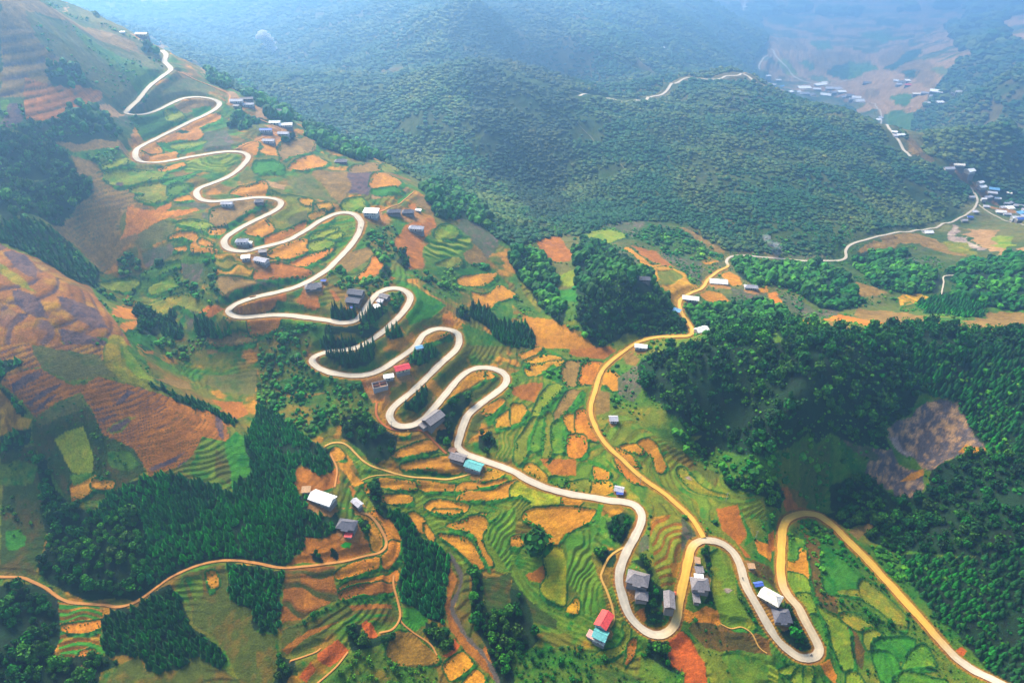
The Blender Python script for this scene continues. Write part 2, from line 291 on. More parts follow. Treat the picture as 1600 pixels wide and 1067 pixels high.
GROUND = """
I|v|n|205,215 400,150 640,270 760,330 830,370 800,470 840,560 780,600 830,720 1000,800 1000,1067 0,1067 0,850 250,700 380,640 250,600 150,430 170,330
A3|T|n|680,220 740,225 980,310 940,330 800,280
A3|u|n|740,230 900,230 1180,280 1300,380 1100,400 900,330
A3|b|n|1130,110 1460,200 1400,210 1140,130
A3|T|n|1470,110 1581,100 1581,150 1520,180
A3|p|n|560,650 760,730 740,770 560,740
A3|p|n|1300,600 1581,600 1581,860 1500,850
A3|u|n|300,570 400,555 440,590 330,600
A2|r|n|860,640 1040,570 1300,680 1400,760 1440,850 1400,900 1290,780 1130,820 1000,720
A4|T|n|0,230 300,260 620,340 860,370 1100,400 1290,560 1200,640 1000,700 700,720 600,640 350,520 130,430 0,340
A4|b|n|330,300 560,330 640,380 480,400 340,450 220,400
A4|g|n|500,380 640,390 700,430 560,470 500,500
A4|D|n|360,450 400,410 500,380 500,500 430,480
A4|D|n|710,430 740,400 900,300 960,320 780,440
A4|b|n|680,360 850,260 880,300 720,420
A4|b|n|780,440 900,370 1030,400 1030,490 850,460
A4|D|n|830,440 900,430 930,470 850,480
A4|g|n|720,700 800,680 930,700 950,800 850,810 740,750
A4|T|n|900,790 920,755 955,765 960,800 930,825
A4|T|n|600,530 760,550 900,640 900,690 740,640 600,600
A4|b|n|600,600 740,640 760,660 640,630
A4|b|n|800,840 900,860 1020,990 1010,1020 960,1000 880,960
A4|T|n|1500,240 1581,230 1581,370 1500,390
A4|T|n|330,180 400,170 510,220 450,220
A4|b|n|0,240 150,235 250,320 120,320
A4|T|n|1290,80 1500,90 1480,140
A4|b|n|0,10 300,0 500,40 200,60
A4|b|n|700,20 1000,40 1100,90 800,70
A4|l|n|60,360 130,380 200,470 150,470 80,420
A4|g|n|180,380 240,370 300,420 260,440
A4|u|n|240,470 330,470 420,510 300,505
A4|b|n|560,560 640,545 700,590 620,600
A4|g|n|750,600 840,570 900,600 860,660 790,650
A4|u|n|1000,420 1090,410 1150,450 1060,470
A4|D|n|1180,540 1240,500 1300,560 1250,620
A4|b|n|920,480 1020,500 1100,530 1000,545 900,520
A4|g|n|560,200 700,190 840,240 700,270
A4|b|n|150,130 300,140 420,170 250,180
A4|D|n|0,130 120,100 250,120 150,160
A4|T|n|1000,230 1180,200 1300,240 1150,280
A4|g|n|250,260 380,250 400,300 300,310
A4|b|n|900,120 1040,130 1120,160 980,170
A4|D|n|620,110 800,130 830,170 690,160
A2|T|n|150,20 330,40 370,60 200,50
A2|T|n|410,60 550,35 540,70
A1|T|n|280,40 440,30 900,0 900,25 640,50 440,60
A1|b|n|1250,40 1470,20 1470,100 1260,100
A1|b|n|0,0 250,0 320,55 440,120 200,90 240,240 300,340 400,370 280,470 0,500
A1|b/p|l9|0,190 240,210 290,330 400,370 400,380 290,470 330,545 150,600 0,600
A1|q2/m|l5|150,480 330,540 620,560 640,600 550,660 380,735 160,745 150,620
A1|L|n|0,620 60,620 50,680 0,690
A1|p|n|50,640 140,640 150,750 50,790 0,780
A1|s|n|190,90 440,140 560,240 780,330 940,340 1010,420 1000,450 860,580 830,680 730,670 620,560 560,470 400,370 290,330 230,220
A1|g|n|440,140 560,240 700,330 900,420 1000,450 860,580 780,480 600,330 480,240
A1|b|n|190,0 270,20 330,60 600,180 830,260 870,330 940,360 870,340 700,280 560,220 420,130 250,90
A1|b|n|340,890 740,870 810,930 640,920 450,940
A1|g|n|450,940 700,920 740,950 600,1000 450,960
A1|b|n|440,960 600,1000 640,1080 470,1080
A1|T|n|580,640 680,650 780,700 700,740 640,690
A1|s|n|1000,530 1250,480 1330,560 1240,590 1060,620 930,660 870,640 900,590
A1|b|n|1080,660 1230,610 1320,620 1340,650 1250,680 1120,710
A1|G|n|1180,680 1300,650 1300,680 1200,710
A1|d|n|800,740 1000,700 1080,750 1080,790 900,870 880,850
A1|l|f|1020,700 1100,690 1130,730 1050,750
A1|O|f|1190,740 1260,710 1350,710 1350,750 1240,790 1230,860 950,890 1000,840 1120,780
A1|D|n|1090,810 1180,810 1160,830 1090,830
A1|g|n|1230,790 1380,720 1430,750 1390,790 1260,820
A1|r|n|1260,820 1390,800 1450,880 1440,920 1260,930 1250,860
A1|G|n|950,890 1100,870 1260,870 1250,920 1150,950 1000,930
A1|l|f|1060,900 1250,875 1250,890 1120,930
A1|O|f|900,895 960,895 1000,950 870,950
A1|O|f|870,960 1070,945 1080,975 950,995 880,985
A1|l/g|t18:6:1.2|1110,1000 1450,940 1500,965 1420,1030 1400,1067 1150,1067
A1|O|f|990,1045 1110,1010 1140,1025 1000,1060
A1|l|f|640,1020 780,980 800,1010 660,1045
A1|O|f|1480,900 1581,870 1581,960 1500,930
A1|T|n|1120,330 1260,370 1390,460 1260,480 1230,420
A1|T|n|1400,570 1450,570 1480,610 1410,640 1400,600
A1|T|n|820,190 900,210 1000,260 950,280 850,240
A2|T|n|0,660 100,665 80,700 60,740 0,740
A2|O|n|80,780 140,790 200,860 150,880 140,970 60,960 0,930 0,860
A2|b|f|150,890 330,850 360,880 350,940 170,990 150,960
A2|O|f|210,1040 230,1010 350,965 430,1000 420,1030 310,1050
A2|G|f|0,1000 100,990 160,1020 150,1060 0,1067
A2|T|f|210,660 310,690 480,705 470,740 380,760 340,740 290,690
A2|b|n|240,640 470,700 600,790 880,890 870,915 730,905 560,810 480,720
A2|b|f|580,1040 740,1010 760,1060 600,1067
A2|y|f|770,1050 820,1020 880,1050 850,1067
B1|l|f|640,0 1000,0 1000,30 860,70 720,80 640,30
B1|p|n|720,60 760,60 770,100 730,100
B1|b/r|l2.4|570,0 640,0 640,60 720,100 820,120 830,180 950,220 770,240 740,300 720,400 720,470 640,620 440,430 300,340 340,310 480,200 570,130
B1|y|f|810,100 1040,50 1060,80 1030,160 960,190 840,160 900,130
B1|G|f|1010,50 1220,0 1200,10 1050,70
B1|g|f|1050,80 1180,75 1060,150
B1|O|f|1080,170 1200,130 1200,155 1130,175
B1|r|n|1060,200 1200,165 1300,210 1250,230 1180,210
B1|r|n|1240,240 1380,270 1310,300 1250,280
B1|OO|n|790,220 820,205 960,230 1060,185 1070,210 1020,240 1200,215 1230,230 1100,270 1060,260 1000,290 980,320 870,360 800,410 735,410 770,340
B1|b|n|700,470 740,410 840,370 860,400 770,450 700,560 660,620
B1|b|f|1310,230 1440,190 1581,150 1640,180 1581,210 1450,290 1360,340 1310,330
B1|s|n|850,370 1000,290 1080,330 1060,400 880,470 860,450
B1|l|f|1100,310 1180,290 1300,320 1310,370 1180,330
B1|O|f|1050,400 1110,370 1200,375 1220,400 1240,450 1230,470 1330,480 1330,495 1200,490 1180,450 1200,420 1140,395
B1|O|f|1230,420 1250,410 1310,440 1300,455 1240,440
B1|O|f|1300,350 1390,350 1360,375 1305,385
B1|O|f|1080,470 1140,460 1150,475 1080,480
B1|r|n|880,490 1060,430 1080,500 960,580 890,560
B1|L|f|880,630 980,590 1090,555 1100,585 960,640 900,640
B1|l|f|630,690 700,670 800,655 860,690 640,700
B1|l|f|920,720 1020,660 1110,635 1160,660 1060,710 960,750
B1|r|n|1120,560 1270,560 1260,620 1210,690 1130,640
B1|Y/g|t4:4:1.2|1330,500 1581,510 1640,560 1581,670 1450,660 1360,650 1330,560
B1|b|f|1330,650 1581,670 1640,680 1581,690 1440,730 1380,760
B1|y|n|630,790 760,770 700,860
B1|OO|n|680,870 720,820 780,750 870,800 860,850 830,900 720,890
B1|y|f|920,820 1130,740 1240,790 1300,830 1220,870 1140,830 1080,820 1000,880
B1|R|n|1220,880 1260,830 1330,810 1390,830 1310,890 1250,880
B1|r|n|1140,840 1220,860 1230,910 1160,980
B1|OO|n|730,940 860,900 840,950 780,1000 750,960
B1|G|f|780,1010 860,980 940,1010 850,1060 800,1030
B1|OO|f|1450,820 1581,790 1700,800 1640,835 1581,845 1480,850
B1|Y|f|1400,900 1540,910 1540,950 1430,940
B1|l|f|1440,960 1540,920 1550,1000 1440,990
B1|b|f|1270,1050 1300,1010 1400,1000 1560,1000 1581,1040 1380,1067
B1|h/p|l5.5|0,430 60,470 240,540 430,650 580,750 700,900 800,1050 820,1080 0,1080
B1|b/h|t75:7:.6|160,500 300,560 560,700 590,760 430,690 250,600
B1|h/p|t80:11:.5|0,800 100,860 300,920 360,1000 400,1080 0,1080
B1|p|n|20,490 80,480 160,510 230,590 230,650 170,640 60,540
B1|p|n|70,720 130,720 250,780 300,900 180,880 90,800
B1|p|n|350,760 450,780 600,850 670,960 560,950 400,850
B1|p|n|360,960 500,990 660,1040 640,1080 400,1080
B1|y2|n|0,560 100,620 220,740 100,690 0,620
B1|y2|n|680,1000 760,1010 790,1080 660,1080
B2|T|n|50,40 190,80 170,105 60,90
B2|O|f|0,70 40,50 70,90 40,140 0,140 -150,130 -100,90
B2|s|n|190,50 330,0 420,120 490,170 420,170 250,130
B2|b|n|340,-10 560,-10 600,60 530,190 510,200 440,100
B2|p|n|560,0 720,0 700,80 690,140 570,130 590,60
B2|y|f|80,110 160,140 270,150 340,190 320,290 250,340 150,350 70,320 110,250 160,220 150,170
B2|s|n|190,290 310,230 320,290 210,330
B2|Y|f|270,160 340,165 340,205 290,190
B2|Y|f|380,195 440,185 470,215 420,230
B2|Y|f|330,265 410,230 430,240 350,280
B2|O|f|0,310 60,300 110,350 70,400 0,390 -60,370
B2|OO|f|70,400 290,310 290,340 200,400 80,440
B2|l|f|530,210 560,170 650,155 680,220 660,235 560,225
B2|G/l|c1.6|320,350 400,300 520,260 610,270 620,330 600,400 480,530 330,600 210,570 340,490 330,440 300,410
B2|O|f|70,500 290,415 330,465 310,490 210,530 100,520
B2|l|f|340,410 360,380 490,345 500,365 440,400 350,415
B2|l|f|330,440 400,410 470,430 480,455 390,490 340,480
B2|l|f|440,400 500,375 540,380 500,410
B2|OO|f|210,565 300,520 460,475 450,500 330,570 260,575
B2|O|f|390,310 450,275 480,280 440,315
B2|q|f|0,600 130,555 200,570 340,610 300,640 150,655 0,660
B2|r|n|0,665 300,645 250,675 0,700
B2|R|n|290,730 380,760 400,830 370,845 250,800 270,760
B2|R|n|-10,780 190,740 190,790 120,800 0,830
B2|OO|f|-30,910 100,895 160,920 130,960 0,1010 -30,1000
B2|L|f|180,930 430,920 320,945 190,950
B2|b|n|510,560 560,500 700,455 730,510 640,570 560,620
B2|OO|f|590,670 700,580 730,515 800,545 800,570 760,600 740,640 660,680
B2|OO|n|820,650 840,640 860,655 840,670
B2|R|n|455,720 480,730 520,780 500,800 460,740
B2|O|f|720,20 760,0 820,15 890,60 880,85 800,100 710,90
B2|G|f|720,105 860,92 890,120 740,135
B2|T|n|710,130 740,150 870,130 940,85 940,100 880,140 740,165 710,160
B2|G|n|870,170 980,100 930,160 880,190
B2|R|n|700,225 800,215 800,230 720,240
B2|OO|n|730,280 800,255 830,280 760,305
B2|b|n|980,190 1000,150 1060,140 1090,210 1080,240 990,210
B2|OO|n|940,200 980,190 1000,230 960,235
B2|q2|n|860,430 910,360 990,290 1100,270 1110,330 1060,380 1000,430 1040,440 1040,600 960,600 930,510 880,470
B2|g|n|1040,480 1110,350 1240,340 1340,400 1330,500 1500,620 1560,720 1250,700 1060,620
B2|l|f|1110,370 1140,330 1200,320 1240,350 1240,390 1150,420 1110,400
B2|l/G|t12:9:2.0|1040,450 1110,415 1250,390 1330,400 1320,440 1200,530 1050,525 1030,490
B2|y|f|1110,570 1210,530 1265,530 1270,560 1220,585
B2|b|n|1280,500 1350,440 1430,500 1430,530 1350,580 1290,540
B2|YY|f|1245,680 1290,640 1470,625 1480,645 1400,700 1300,695
B2|YY|f|1335,740 1380,750 1450,745 1510,700 1581,740 1600,760 1581,775 1480,800 1430,840 1350,800
B2|g|n|1440,850 1500,800 1581,790 1581,900 1500,940 1440,880
B2|b|n|1480,350 1500,300 1581,330 1581,400 1530,430 1500,390
B2|r|n|1290,270 1360,290 1500,400 1480,480 1440,530 1350,440 1330,400 1240,340
B2|G|n|960,700 1000,720 1180,820 1080,900 960,960 930,900 970,820
B2|y|n|900,960 960,940 1160,880 1150,920 1020,930 940,1000
B2|g|n|1270,930 1460,1000 1560,1067 1300,1067 1280,980
B2|OO|n|1150,900 1160,870 1210,870 1230,940 1180,940
B2|YY|f|1040,1050 1080,1000 1180,985 1190,1000 1100,1040 1040,1060
Z4|YY|f|1090,610 1260,430 1380,330 1500,290 1515,330 1480,420 1300,530 1150,600
B3|r|n|20,230 150,240 200,260 300,380 160,370 60,250
B3|r|n|390,330 620,300 640,250 740,215 860,290 780,360 740,400 600,330 440,360
B3|q|n|140,400 180,375 360,385 380,480 370,545 260,550 160,460
B3|s|n|300,380 430,390 400,450 360,480 310,420
B3|l|f|420,380 600,350 700,385 690,405 480,430 440,400
B3|s|n|200,540 360,560 380,700 280,850 200,700
B3|l|n|270,640 380,600 400,700 280,690
B3|G|n|270,720 390,710 400,800 300,790 260,750
B3|YY|f|700,480 730,465 850,560 940,580 880,610 840,600
B3|q|n|740,450 900,490 1020,590 950,580 850,540
B3|Y|f|760,600 860,600 950,585 1060,620 1100,690 1160,700 1060,740 1030,790 990,800 900,710 880,640
B3|y|n|900,610 1000,600 1060,640 1000,680 910,690
B3|r|n|900,400 1060,500 1180,560 1170,690 1100,660 1060,600 960,540
B3|b|n|1040,340 1140,330 1220,420 1350,440 1300,500 1200,470 1100,380
B3|T|n|1300,320 1340,280 1480,400 1581,410 1581,500 1400,490 1340,420
B3|O|n|1150,530 1220,520 1280,550 1200,570
B3|O|n|1290,630 1340,610 1400,640 1430,690 1370,700 1300,650
B3|O|n|1160,760 1200,730 1290,740 1360,800 1300,810 1200,790
B3|O|n|1500,760 1581,760 1581,700 1500,720
B3|r|n|1330,700 1400,720 1581,740 1581,790 1380,780
B3|O|n|60,870 240,900 520,1040 520,1080 130,1080 60,930
B3|y|n|60,640 110,660 200,800 180,870 60,720
B3|y|n|660,1040 720,1000 800,1020 730,1060
B4|T|n|0,440 80,480 60,530 0,530
B4|r|n|40,440 100,400 290,470 350,530 190,540 60,480
B4|b|n|540,490 680,410 800,375 930,375 1060,430 1200,480 1230,515 1100,500 940,440 840,440 720,480 600,500
B4|L|n|420,130 460,115 550,150 570,190 540,215 470,170
B4|r|n|550,200 600,220 660,300 660,350 600,330
B4|T|n|1200,380 1300,350 1380,350 1470,480 1460,510 1380,480
B4|W|n|1110,390 1220,400 1350,470 1320,480 1120,420
B4|l|n|1380,410 1430,380 1500,400 1520,450 1450,470 1390,440
B4|T|n|1530,470 1640,440 1640,500
B4|y|n|1070,430 1230,430 1280,510 1100,480
B4|W|n|1120,380 1150,320 1175,330 1170,380 1130,395
B4|T|n|890,680 930,650 990,660 1060,700 930,690
B4|Y/g|t85:6:.8|800,770 830,750 930,745 1000,770 930,800 820,820
B4|b|n|490,720 540,670 740,740 560,770
B4|OO|n|170,920 270,900 330,925 240,970
B4|OO|n|340,910 440,870 560,900 760,930 620,950 450,920
B4|b|n|530,830 700,850 900,860 960,920 780,945 560,900
B4|b|n|370,920 500,950 480,985 360,970
B4|r|n|290,860 400,830 450,840 430,880 310,900
B4|b|n|960,920 1200,930 1370,860 1470,840 1640,870 1640,930 1400,970 1100,950
B4|OO|n|0,740 60,740 90,790 70,830 10,790
B4|r|n|60,760 160,760 300,860 260,900 150,860
B4|g|n|1340,820 1581,830 1581,860 1350,840
C1|h/p|l2.2|0,0 640,0 640,100 720,190 600,190 430,220 250,130 140,150 20,240 0,220
C1|s|n|200,0 600,60 640,100 720,190 600,190 430,220 250,130 200,50
C1|k|n|210,450 500,300 580,400 630,540 820,640 900,790 660,920 400,970 300,740 210,560
C1|g|n|660,650 800,660 860,740 780,780 680,740
C1|s|n|210,450 380,330 500,300 540,380 400,420 260,500
C1|q/p|l2.4|20,240 140,150 250,140 430,240 520,240 600,190 720,220 900,270 1110,340 1180,380 1380,395 1420,600 1250,560 1190,680 1080,760 930,805 820,640 630,540 570,390 500,290 340,350 220,440
C1|q/p|l1.3|620,540 800,440 900,330 930,300 1060,370 1050,440 820,620
C1|q/m|l1.1|830,650 1060,470 1110,350 1180,380 1380,395 1420,600 1250,560 1190,680 1080,760 930,800
C1|q|n|1030,330 1070,330 1080,440 830,640 810,620 1040,440
C1|p|n|70,240 160,180 260,160 240,200 110,270 80,300
C1|p|n|160,360 290,260 380,230 340,270 180,375
C1|p|n|200,410 300,320 380,290 220,420
C1|p|n|585,390 700,370 800,270 820,280 760,350 600,405
C1|p|n|600,460 720,420 820,370 640,475
C1|y|n|650,520 720,470 800,440 830,440 760,530 690,550
C1|p|n|670,520 720,480 790,450 810,465 740,520 680,535
C1|p|n|920,760 1100,680 1150,650 1080,720 940,780
C1|p|n|1340,410 1370,420 1380,580 1350,560 1330,480
C1|p|n|1090,745 1190,680 1100,755
C1|y2|n|650,-10 740,-10 760,120 860,200 1000,300 760,220 650,120
C1|l|n|760,-10 820,60 900,170 960,220 860,200 780,120
C1|b|n|970,210 1160,220 1190,270 1100,260
C1|YL|n|330,580 420,520 510,495 570,650 570,800 440,780 390,680
C1|O|f|440,860 580,800 580,880 460,960 445,900
C1|O|f|580,830 690,840 690,880 580,875
C1|L|n|430,800 560,780 580,800 450,860
C1|E|n|1250,570 1380,600 1400,700 1460,780 1430,910 1340,850 1120,770 1200,700
C1|a|n|1330,640 1400,700 1440,780 1420,860 1330,800
C1|G|n|1380,600 1460,530 1581,640 1560,800 1440,880 1400,700
C1|c|n|0,270 60,320 130,440 200,450 180,510 0,560
C1|OO|n|850,-10 940,0 950,50 900,50
C1|b|n|1280,0 1500,0 1400,30 1280,60
C1|s|n|1290,180 1581,150 1581,300 1380,290 1280,240
C1|q|n|1300,330 1500,350 1530,420 1440,460
C1|k|n|0,640 240,620 250,1080 0,1080
C1|E|n|0,740 100,700 240,740 200,860 0,860
C2|a|n|0,160 60,250 120,300 60,340 0,340
C2|OO|n|100,255 160,275 320,290 430,295 320,318 210,320 150,300
C2|R|n|640,200 740,190 830,240 840,290 780,340 720,350 680,290
C2|Y|f|885,550 910,535 945,535 940,555 890,562
C2|R|n|860,530 890,530 880,560 860,555
C2|b|n|1090,290 1110,300 1060,390 1040,380 1080,330
C2|E/YG|c1.5|550,640 740,740 850,780 1100,820 1330,800 1581,800 1581,1080 740,1080 740,900 640,800
C2|E/YG|c1.5|850,700 900,640 1130,570 1200,700 1440,740 1500,800 1000,800
C2|O|f|460,650 500,630 540,670 540,700 500,710 470,690
C2|O|n|500,700 560,700 600,790 670,850 600,870 560,800 520,760
C2|R|n|430,800 490,750 520,850 400,900 420,840
C2|q2|n|220,830 260,745 380,770 450,800 400,900 320,940 250,880
C2|q|n|570,850 620,900 600,940
C2|O|f|670,870 710,860 720,900 700,930
C2|O|f|845,675 900,640 1030,590 1080,585 1120,620 1110,640 980,670 870,690
C2|O|f|900,745 1000,710 1150,690 1200,700 1260,760 1240,780 1050,760
C2|O|f|765,840 800,825 960,845 990,880 960,890 790,870
C2|O|f|780,930 880,920 950,935 965,965 900,975 800,965
C2|O|f|990,840 1100,850 1240,870 1240,890 1100,895 1040,900
C2|O|f|1245,900 1270,860 1400,840 1530,825 1530,840 1400,870
C2|O|f|1245,945 1300,910 1450,900 1540,855 1640,840 1640,880 1500,950 1350,955
C2|O|f|1045,990 1080,960 1160,955 1300,985 1300,1010 1230,1045 1130,1040 1060,1010
C2|O|f|1300,1060 1400,1040 1500,1067 1300,1080
C2|O|f|940,1045 980,1040 1010,1067 940,1067
C2|Y|f|1370,830 1450,770 1530,790 1500,810 1410,835
C2|YY|f|1430,160 1470,190 1430,210
C2|a|n|1230,315 1400,215 1500,190 1530,220 1480,280 1350,320
C2|O|f|1390,410 1500,335 1530,345 1440,430
C2|G|n|1420,450 1530,370 1560,380 1470,480 1430,500
C2|Y|f|1480,470 1530,420 1640,380 1640,470 1500,510
C2|a|n|1300,480 1380,400 1400,450 1370,540 1300,600
C2|y/L|t78:5:.8|1500,500 1600,500 1581,700 1470,680 1490,600
C3|y/L|c1.3|0,260 180,180 340,260 470,260 480,400 540,560 640,680 760,830 800,1000 700,940 350,890 0,740
C3|q|n|0,260 110,225 190,230 180,260 140,350 60,330 0,300
C3|Y|f|0,370 60,365 85,400 50,470 0,485
C3|G|n|0,485 50,475 90,410 110,400 120,430 100,470 30,520 0,510
C3|y/L|t75:6:1.0|0,700 0,520 60,500 130,440 120,600 60,720
C3|l|f|150,370 230,250 310,260 180,400 120,480
C3|G|n|160,420 190,380 330,280 340,300 250,400 190,430
C3|b|f|260,430 350,285 425,285 400,340 330,400 280,460
C3|G|n|350,400 430,280 460,290 450,360 370,415
C3|O|f|320,440 390,430 405,540 370,540 340,500
C3|OO|f|400,410 440,392 480,430 480,480 530,575 460,580 400,545
C3|OO|f|350,560 440,555 460,620 430,690 350,680
C3|y|f|20,710 30,600 80,520 140,440 150,500 110,600 60,720
C3|L|f|120,640 160,460 190,450 190,600 170,640
C3|y|f|190,690 210,430 250,440 240,660 220,700
C3|L|f|250,500 290,460 320,500 320,640 260,660
C3|G|n|90,640 100,560 150,460 165,470 120,560 110,680
C3|G|n|175,660 195,440 212,440 200,600 190,690
C3|G|n|315,640 310,480 330,540 345,600 335,650
C3|q|n|170,700 400,700 400,800 250,800
C3|O|f|510,750 580,770 600,800 580,840 520,830
C3|Y|f|500,850 600,840 620,900 500,920
C3|L|f|250,810 340,830 320,870 240,840
C3|y|f|345,850 470,830 470,895 350,880
C3|Y|f|80,750 120,730 200,790 210,830 90,770
C3|G|n|460,700 540,720 620,790 560,760 470,720
C3|G|n|560,690 620,730 700,820 640,780
C3|E/y|c1.7|560,520 640,380 800,500 900,560 1060,680 1300,780 1350,900 1550,930 1581,1080 1150,1080 950,900 760,760 620,620
C3|a|n|940,600 1060,660 1300,780 1260,880 1150,780 1000,700
C3|O|f|630,630 660,640 740,690 780,760 700,720 650,680
C3|OO|f|640,700 700,740 830,850 760,850 690,800
C3|O|f|670,620 760,610 810,640 800,670 720,650
C3|O|f|780,600 830,575 880,600 910,660 945,740 930,780 900,780 870,690 820,640
C3|y|n|790,700 830,740 850,800 800,780
C3|y|f|1020,770 1060,755 1120,830 1200,890 1330,930 1150,905 1060,840
C3|W|n|1065,810 1090,810 1110,835 1080,830
C3|R|n|1260,1010 1390,980 1400,1080 1280,1080
C3|G|n|220,20 330,80 560,95 600,90 550,110 340,100 250,60
C3|q|n|350,20 600,0 640,30 560,85 400,70 350,50
C3|O|f|40,60 150,20 190,20 90,80
C3|Y|f|90,90 200,60 310,85 210,110 100,105
C3|Y|f|90,170 110,120 330,95 320,110 180,170 110,185
C3|G|n|180,160 260,120 300,150 300,230 200,200
C3|b|f|310,170 340,100 430,110 400,240 340,250
C3|OO|f|410,240 425,170 450,110 570,110 540,200 530,230 440,240
C3|YY|f|560,180 600,150 660,190 680,240 660,270 620,275 580,240 550,230
C3|b|n|520,270 600,290 610,400 520,430 500,370
C3|r|n|650,200 760,120 800,200 790,290 740,350 650,300
C3|b|n|680,60 740,40 790,80 760,130 700,110
C3|YL|f|0,870 120,830 200,880 310,950 310,990 220,1030 120,1010 120,960 50,920 0,930
C3|O|f|310,990 330,930 440,950 470,980 400,1020 360,1080 290,1080
C3|O|f|90,1040 290,1010 290,1080 90,1080
C3|y|f|480,960 520,980 500,1080 370,1080 400,1030
C3|y/E|t30:3.5:1.0|0,930 100,940 120,1000 80,1080 0,1080
C3|y|n|860,960 1000,980 1060,1080 860,1080
C3|G|n|540,960 570,970 540,1080 500,1080
C4|x|n|730,500 830,480 900,380 1060,335 1160,345 1180,420 1250,480 1280,560 1340,600 1350,670 1240,640 1150,690 1000,780 950,760 900,690 830,680 780,620
C4|x|n|740,500 880,430 1000,390 1120,460 1200,540 1190,590 1000,640 900,690 830,680 780,620
C4|x|n|600,800 640,640 760,640 800,740 940,760 960,880 900,945 780,940 760,880 660,860
C4|W|n|740,560 800,560 830,640 900,670 860,690 790,640
C4|O|n|810,840 880,780 960,760 960,800 880,830
C4|O|n|1170,650 1220,610 1340,640 1350,670
C4|R|n|70,890 120,870 250,890 250,960 240,1000 140,1020 90,940
C4|r|n|440,560 620,620 700,700 660,720 520,650
C4|s|n|200,600 380,600 380,880 300,980 200,900
D1|k|n|0,0 230,0 280,100 270,200 220,360 200,420 0,400
D1|G|n|30,130 110,115 160,170 150,220 90,250 40,245
D1|a|n|300,270 400,250 420,350 360,380 310,330
D1|E|n|600,250 700,280 740,350 720,420 640,400 590,330
D1|a|n|0,370 220,400 200,440 0,400
D1|G/OO|t4:6:1.4|370,560 640,600 640,640 620,800 660,880 440,920 380,900 350,800 360,660
D1|OO|f|390,715 610,690 615,720 560,745 420,750
D1|OO|f|500,880 570,865 580,885 510,910
D1|a|n|1130,400 1380,340 1440,560 1560,580 1560,700 1300,760 1200,700 1180,600
D1|E|n|1150,420 1250,400 1260,520 1200,560
D1|O|f|1280,400 1325,388 1350,460 1310,478
D1|a|n|1300,720 1581,640 1600,1080 1480,1080 1400,880
D1|a|n|640,1080 760,940 860,900 920,1000 1130,960 1210,885 1380,970 1500,1080
D2|q2|n|190,330 280,260 290,150 400,190 500,130 640,150 700,200 720,250 560,300 350,320
D2|YY|f|640,18 700,50 760,130 780,190 755,238 722,235 700,130 688,70
D2|GG|n|520,218 550,195 592,200 580,235 540,232
D2|OO|f|700,15 760,20 830,70 890,170 890,200 830,200 800,120 760,60
D2|OO|f|830,205 890,205 880,270 830,340 790,350 780,300 820,260
D2|OO|f|490,400 560,350 750,300 760,340 700,370 520,420
D2|OO|f|515,490 600,440 780,410 865,370 860,440 640,460 520,510
D2|q3|f|520,510 640,460 850,450 840,490 740,520 650,510 530,545
D2|q3/k|t12:11:.8|175,360 490,340 480,420 510,540 500,550 330,630 240,710 155,720
D2|a|n|160,860 170,750 400,640 620,590 840,570 880,640 880,680 640,680 480,740 400,830 250,890
D2|E|n|430,730 620,640 860,640 640,680 500,730
D2|q3|n|160,860 330,740 500,690 300,800 200,880
D2|q3|n|570,590 700,575 840,580 830,600 600,620
D2|RR|n|650,700 680,680 720,700 760,780 710,790 670,750
D2|RR|n|380,890 430,860 500,795 580,860 460,960 380,930
D2|RR|n|260,1030 340,940 370,980 310,1060
D2|k|n|180,940 240,920 260,1020 180,1020
D2|a|n|0,750 120,770 130,900 110,1080 0,1080
D2|a2|f|810,870 860,760 950,755 1040,830 1100,880 1120,940 1000,965 880,950 820,900
D2|G|n|910,600 980,600 1060,650 1060,700 980,750 900,680
D2|E/YG|c1.4|830,0 1581,0 1581,420 1440,340 1400,380 1300,370 1100,220 930,100
D2|O|f|945,30 980,20 1040,70 1030,140 990,110
D2|O|f|1040,90 1090,150 1090,190 1050,150
D2|O|f|1100,0 1260,0 1230,20 1130,15
D2|O|f|1180,95 1290,60 1330,35 1400,45 1430,90 1390,150 1400,230 1460,330 1440,340 1380,220 1350,150 1280,120
D2|O|f|1130,150 1270,170 1330,210 1400,350 1370,360 1290,280 1200,200
D2|L/E|t62:4:1.1|1430,90 1500,20 1600,-20 1600,420 1500,280 1420,180
D2|a|n|1200,290 1320,380 1320,600 1300,690 1400,780 1420,870 1350,860 1220,640 1260,450
D2|q3|n|1160,590 1200,350 1240,420 1200,560 1220,660 1340,830 1450,950 1495,1067 1440,1010 1300,870 1200,740
D2|q3|n|1370,890 1430,820 1500,950 1480,1000 1400,920
D2|O|f|1165,950 1270,880 1330,940 1320,970 1210,1045 1170,990
D2|O|f|1280,1080 1350,990 1400,1020 1400,1080
D2|RR|n|1150,900 1220,860 1220,790 1260,830 1230,880 1180,910
D2|k|n|1400,420 1581,380 1581,650 1420,640
D3|E/L|c1.3|0,200 160,260 300,600 600,640 500,760 280,760 0,700
D3|L/E|t-50:4:1.1|0,300 100,430 180,490 320,600 340,640 200,610 60,520 0,430
D3|O|f|90,10 300,-20 500,0 480,60 350,130 290,190 260,235 210,220 200,110 80,60
D3|O|f|0,170 50,160 60,215 0,215
D3|q|n|80,400 160,360 220,300 220,380 180,450 110,430
D3|YL|f|200,290 240,230 300,240 330,300 330,430 320,580 240,550 180,490 220,400
D3|L/E|t72:4.5:1.6|290,190 340,140 490,110 560,40 600,20 600,80 500,180 490,300 560,500 580,630 400,650 420,520 340,450 330,300
D3|Y|f|340,620 390,550 410,570 400,630
D3|y/q|t35:7:.8|840,50 1050,20 1040,300 1000,330 1010,450 930,490 880,350 860,200
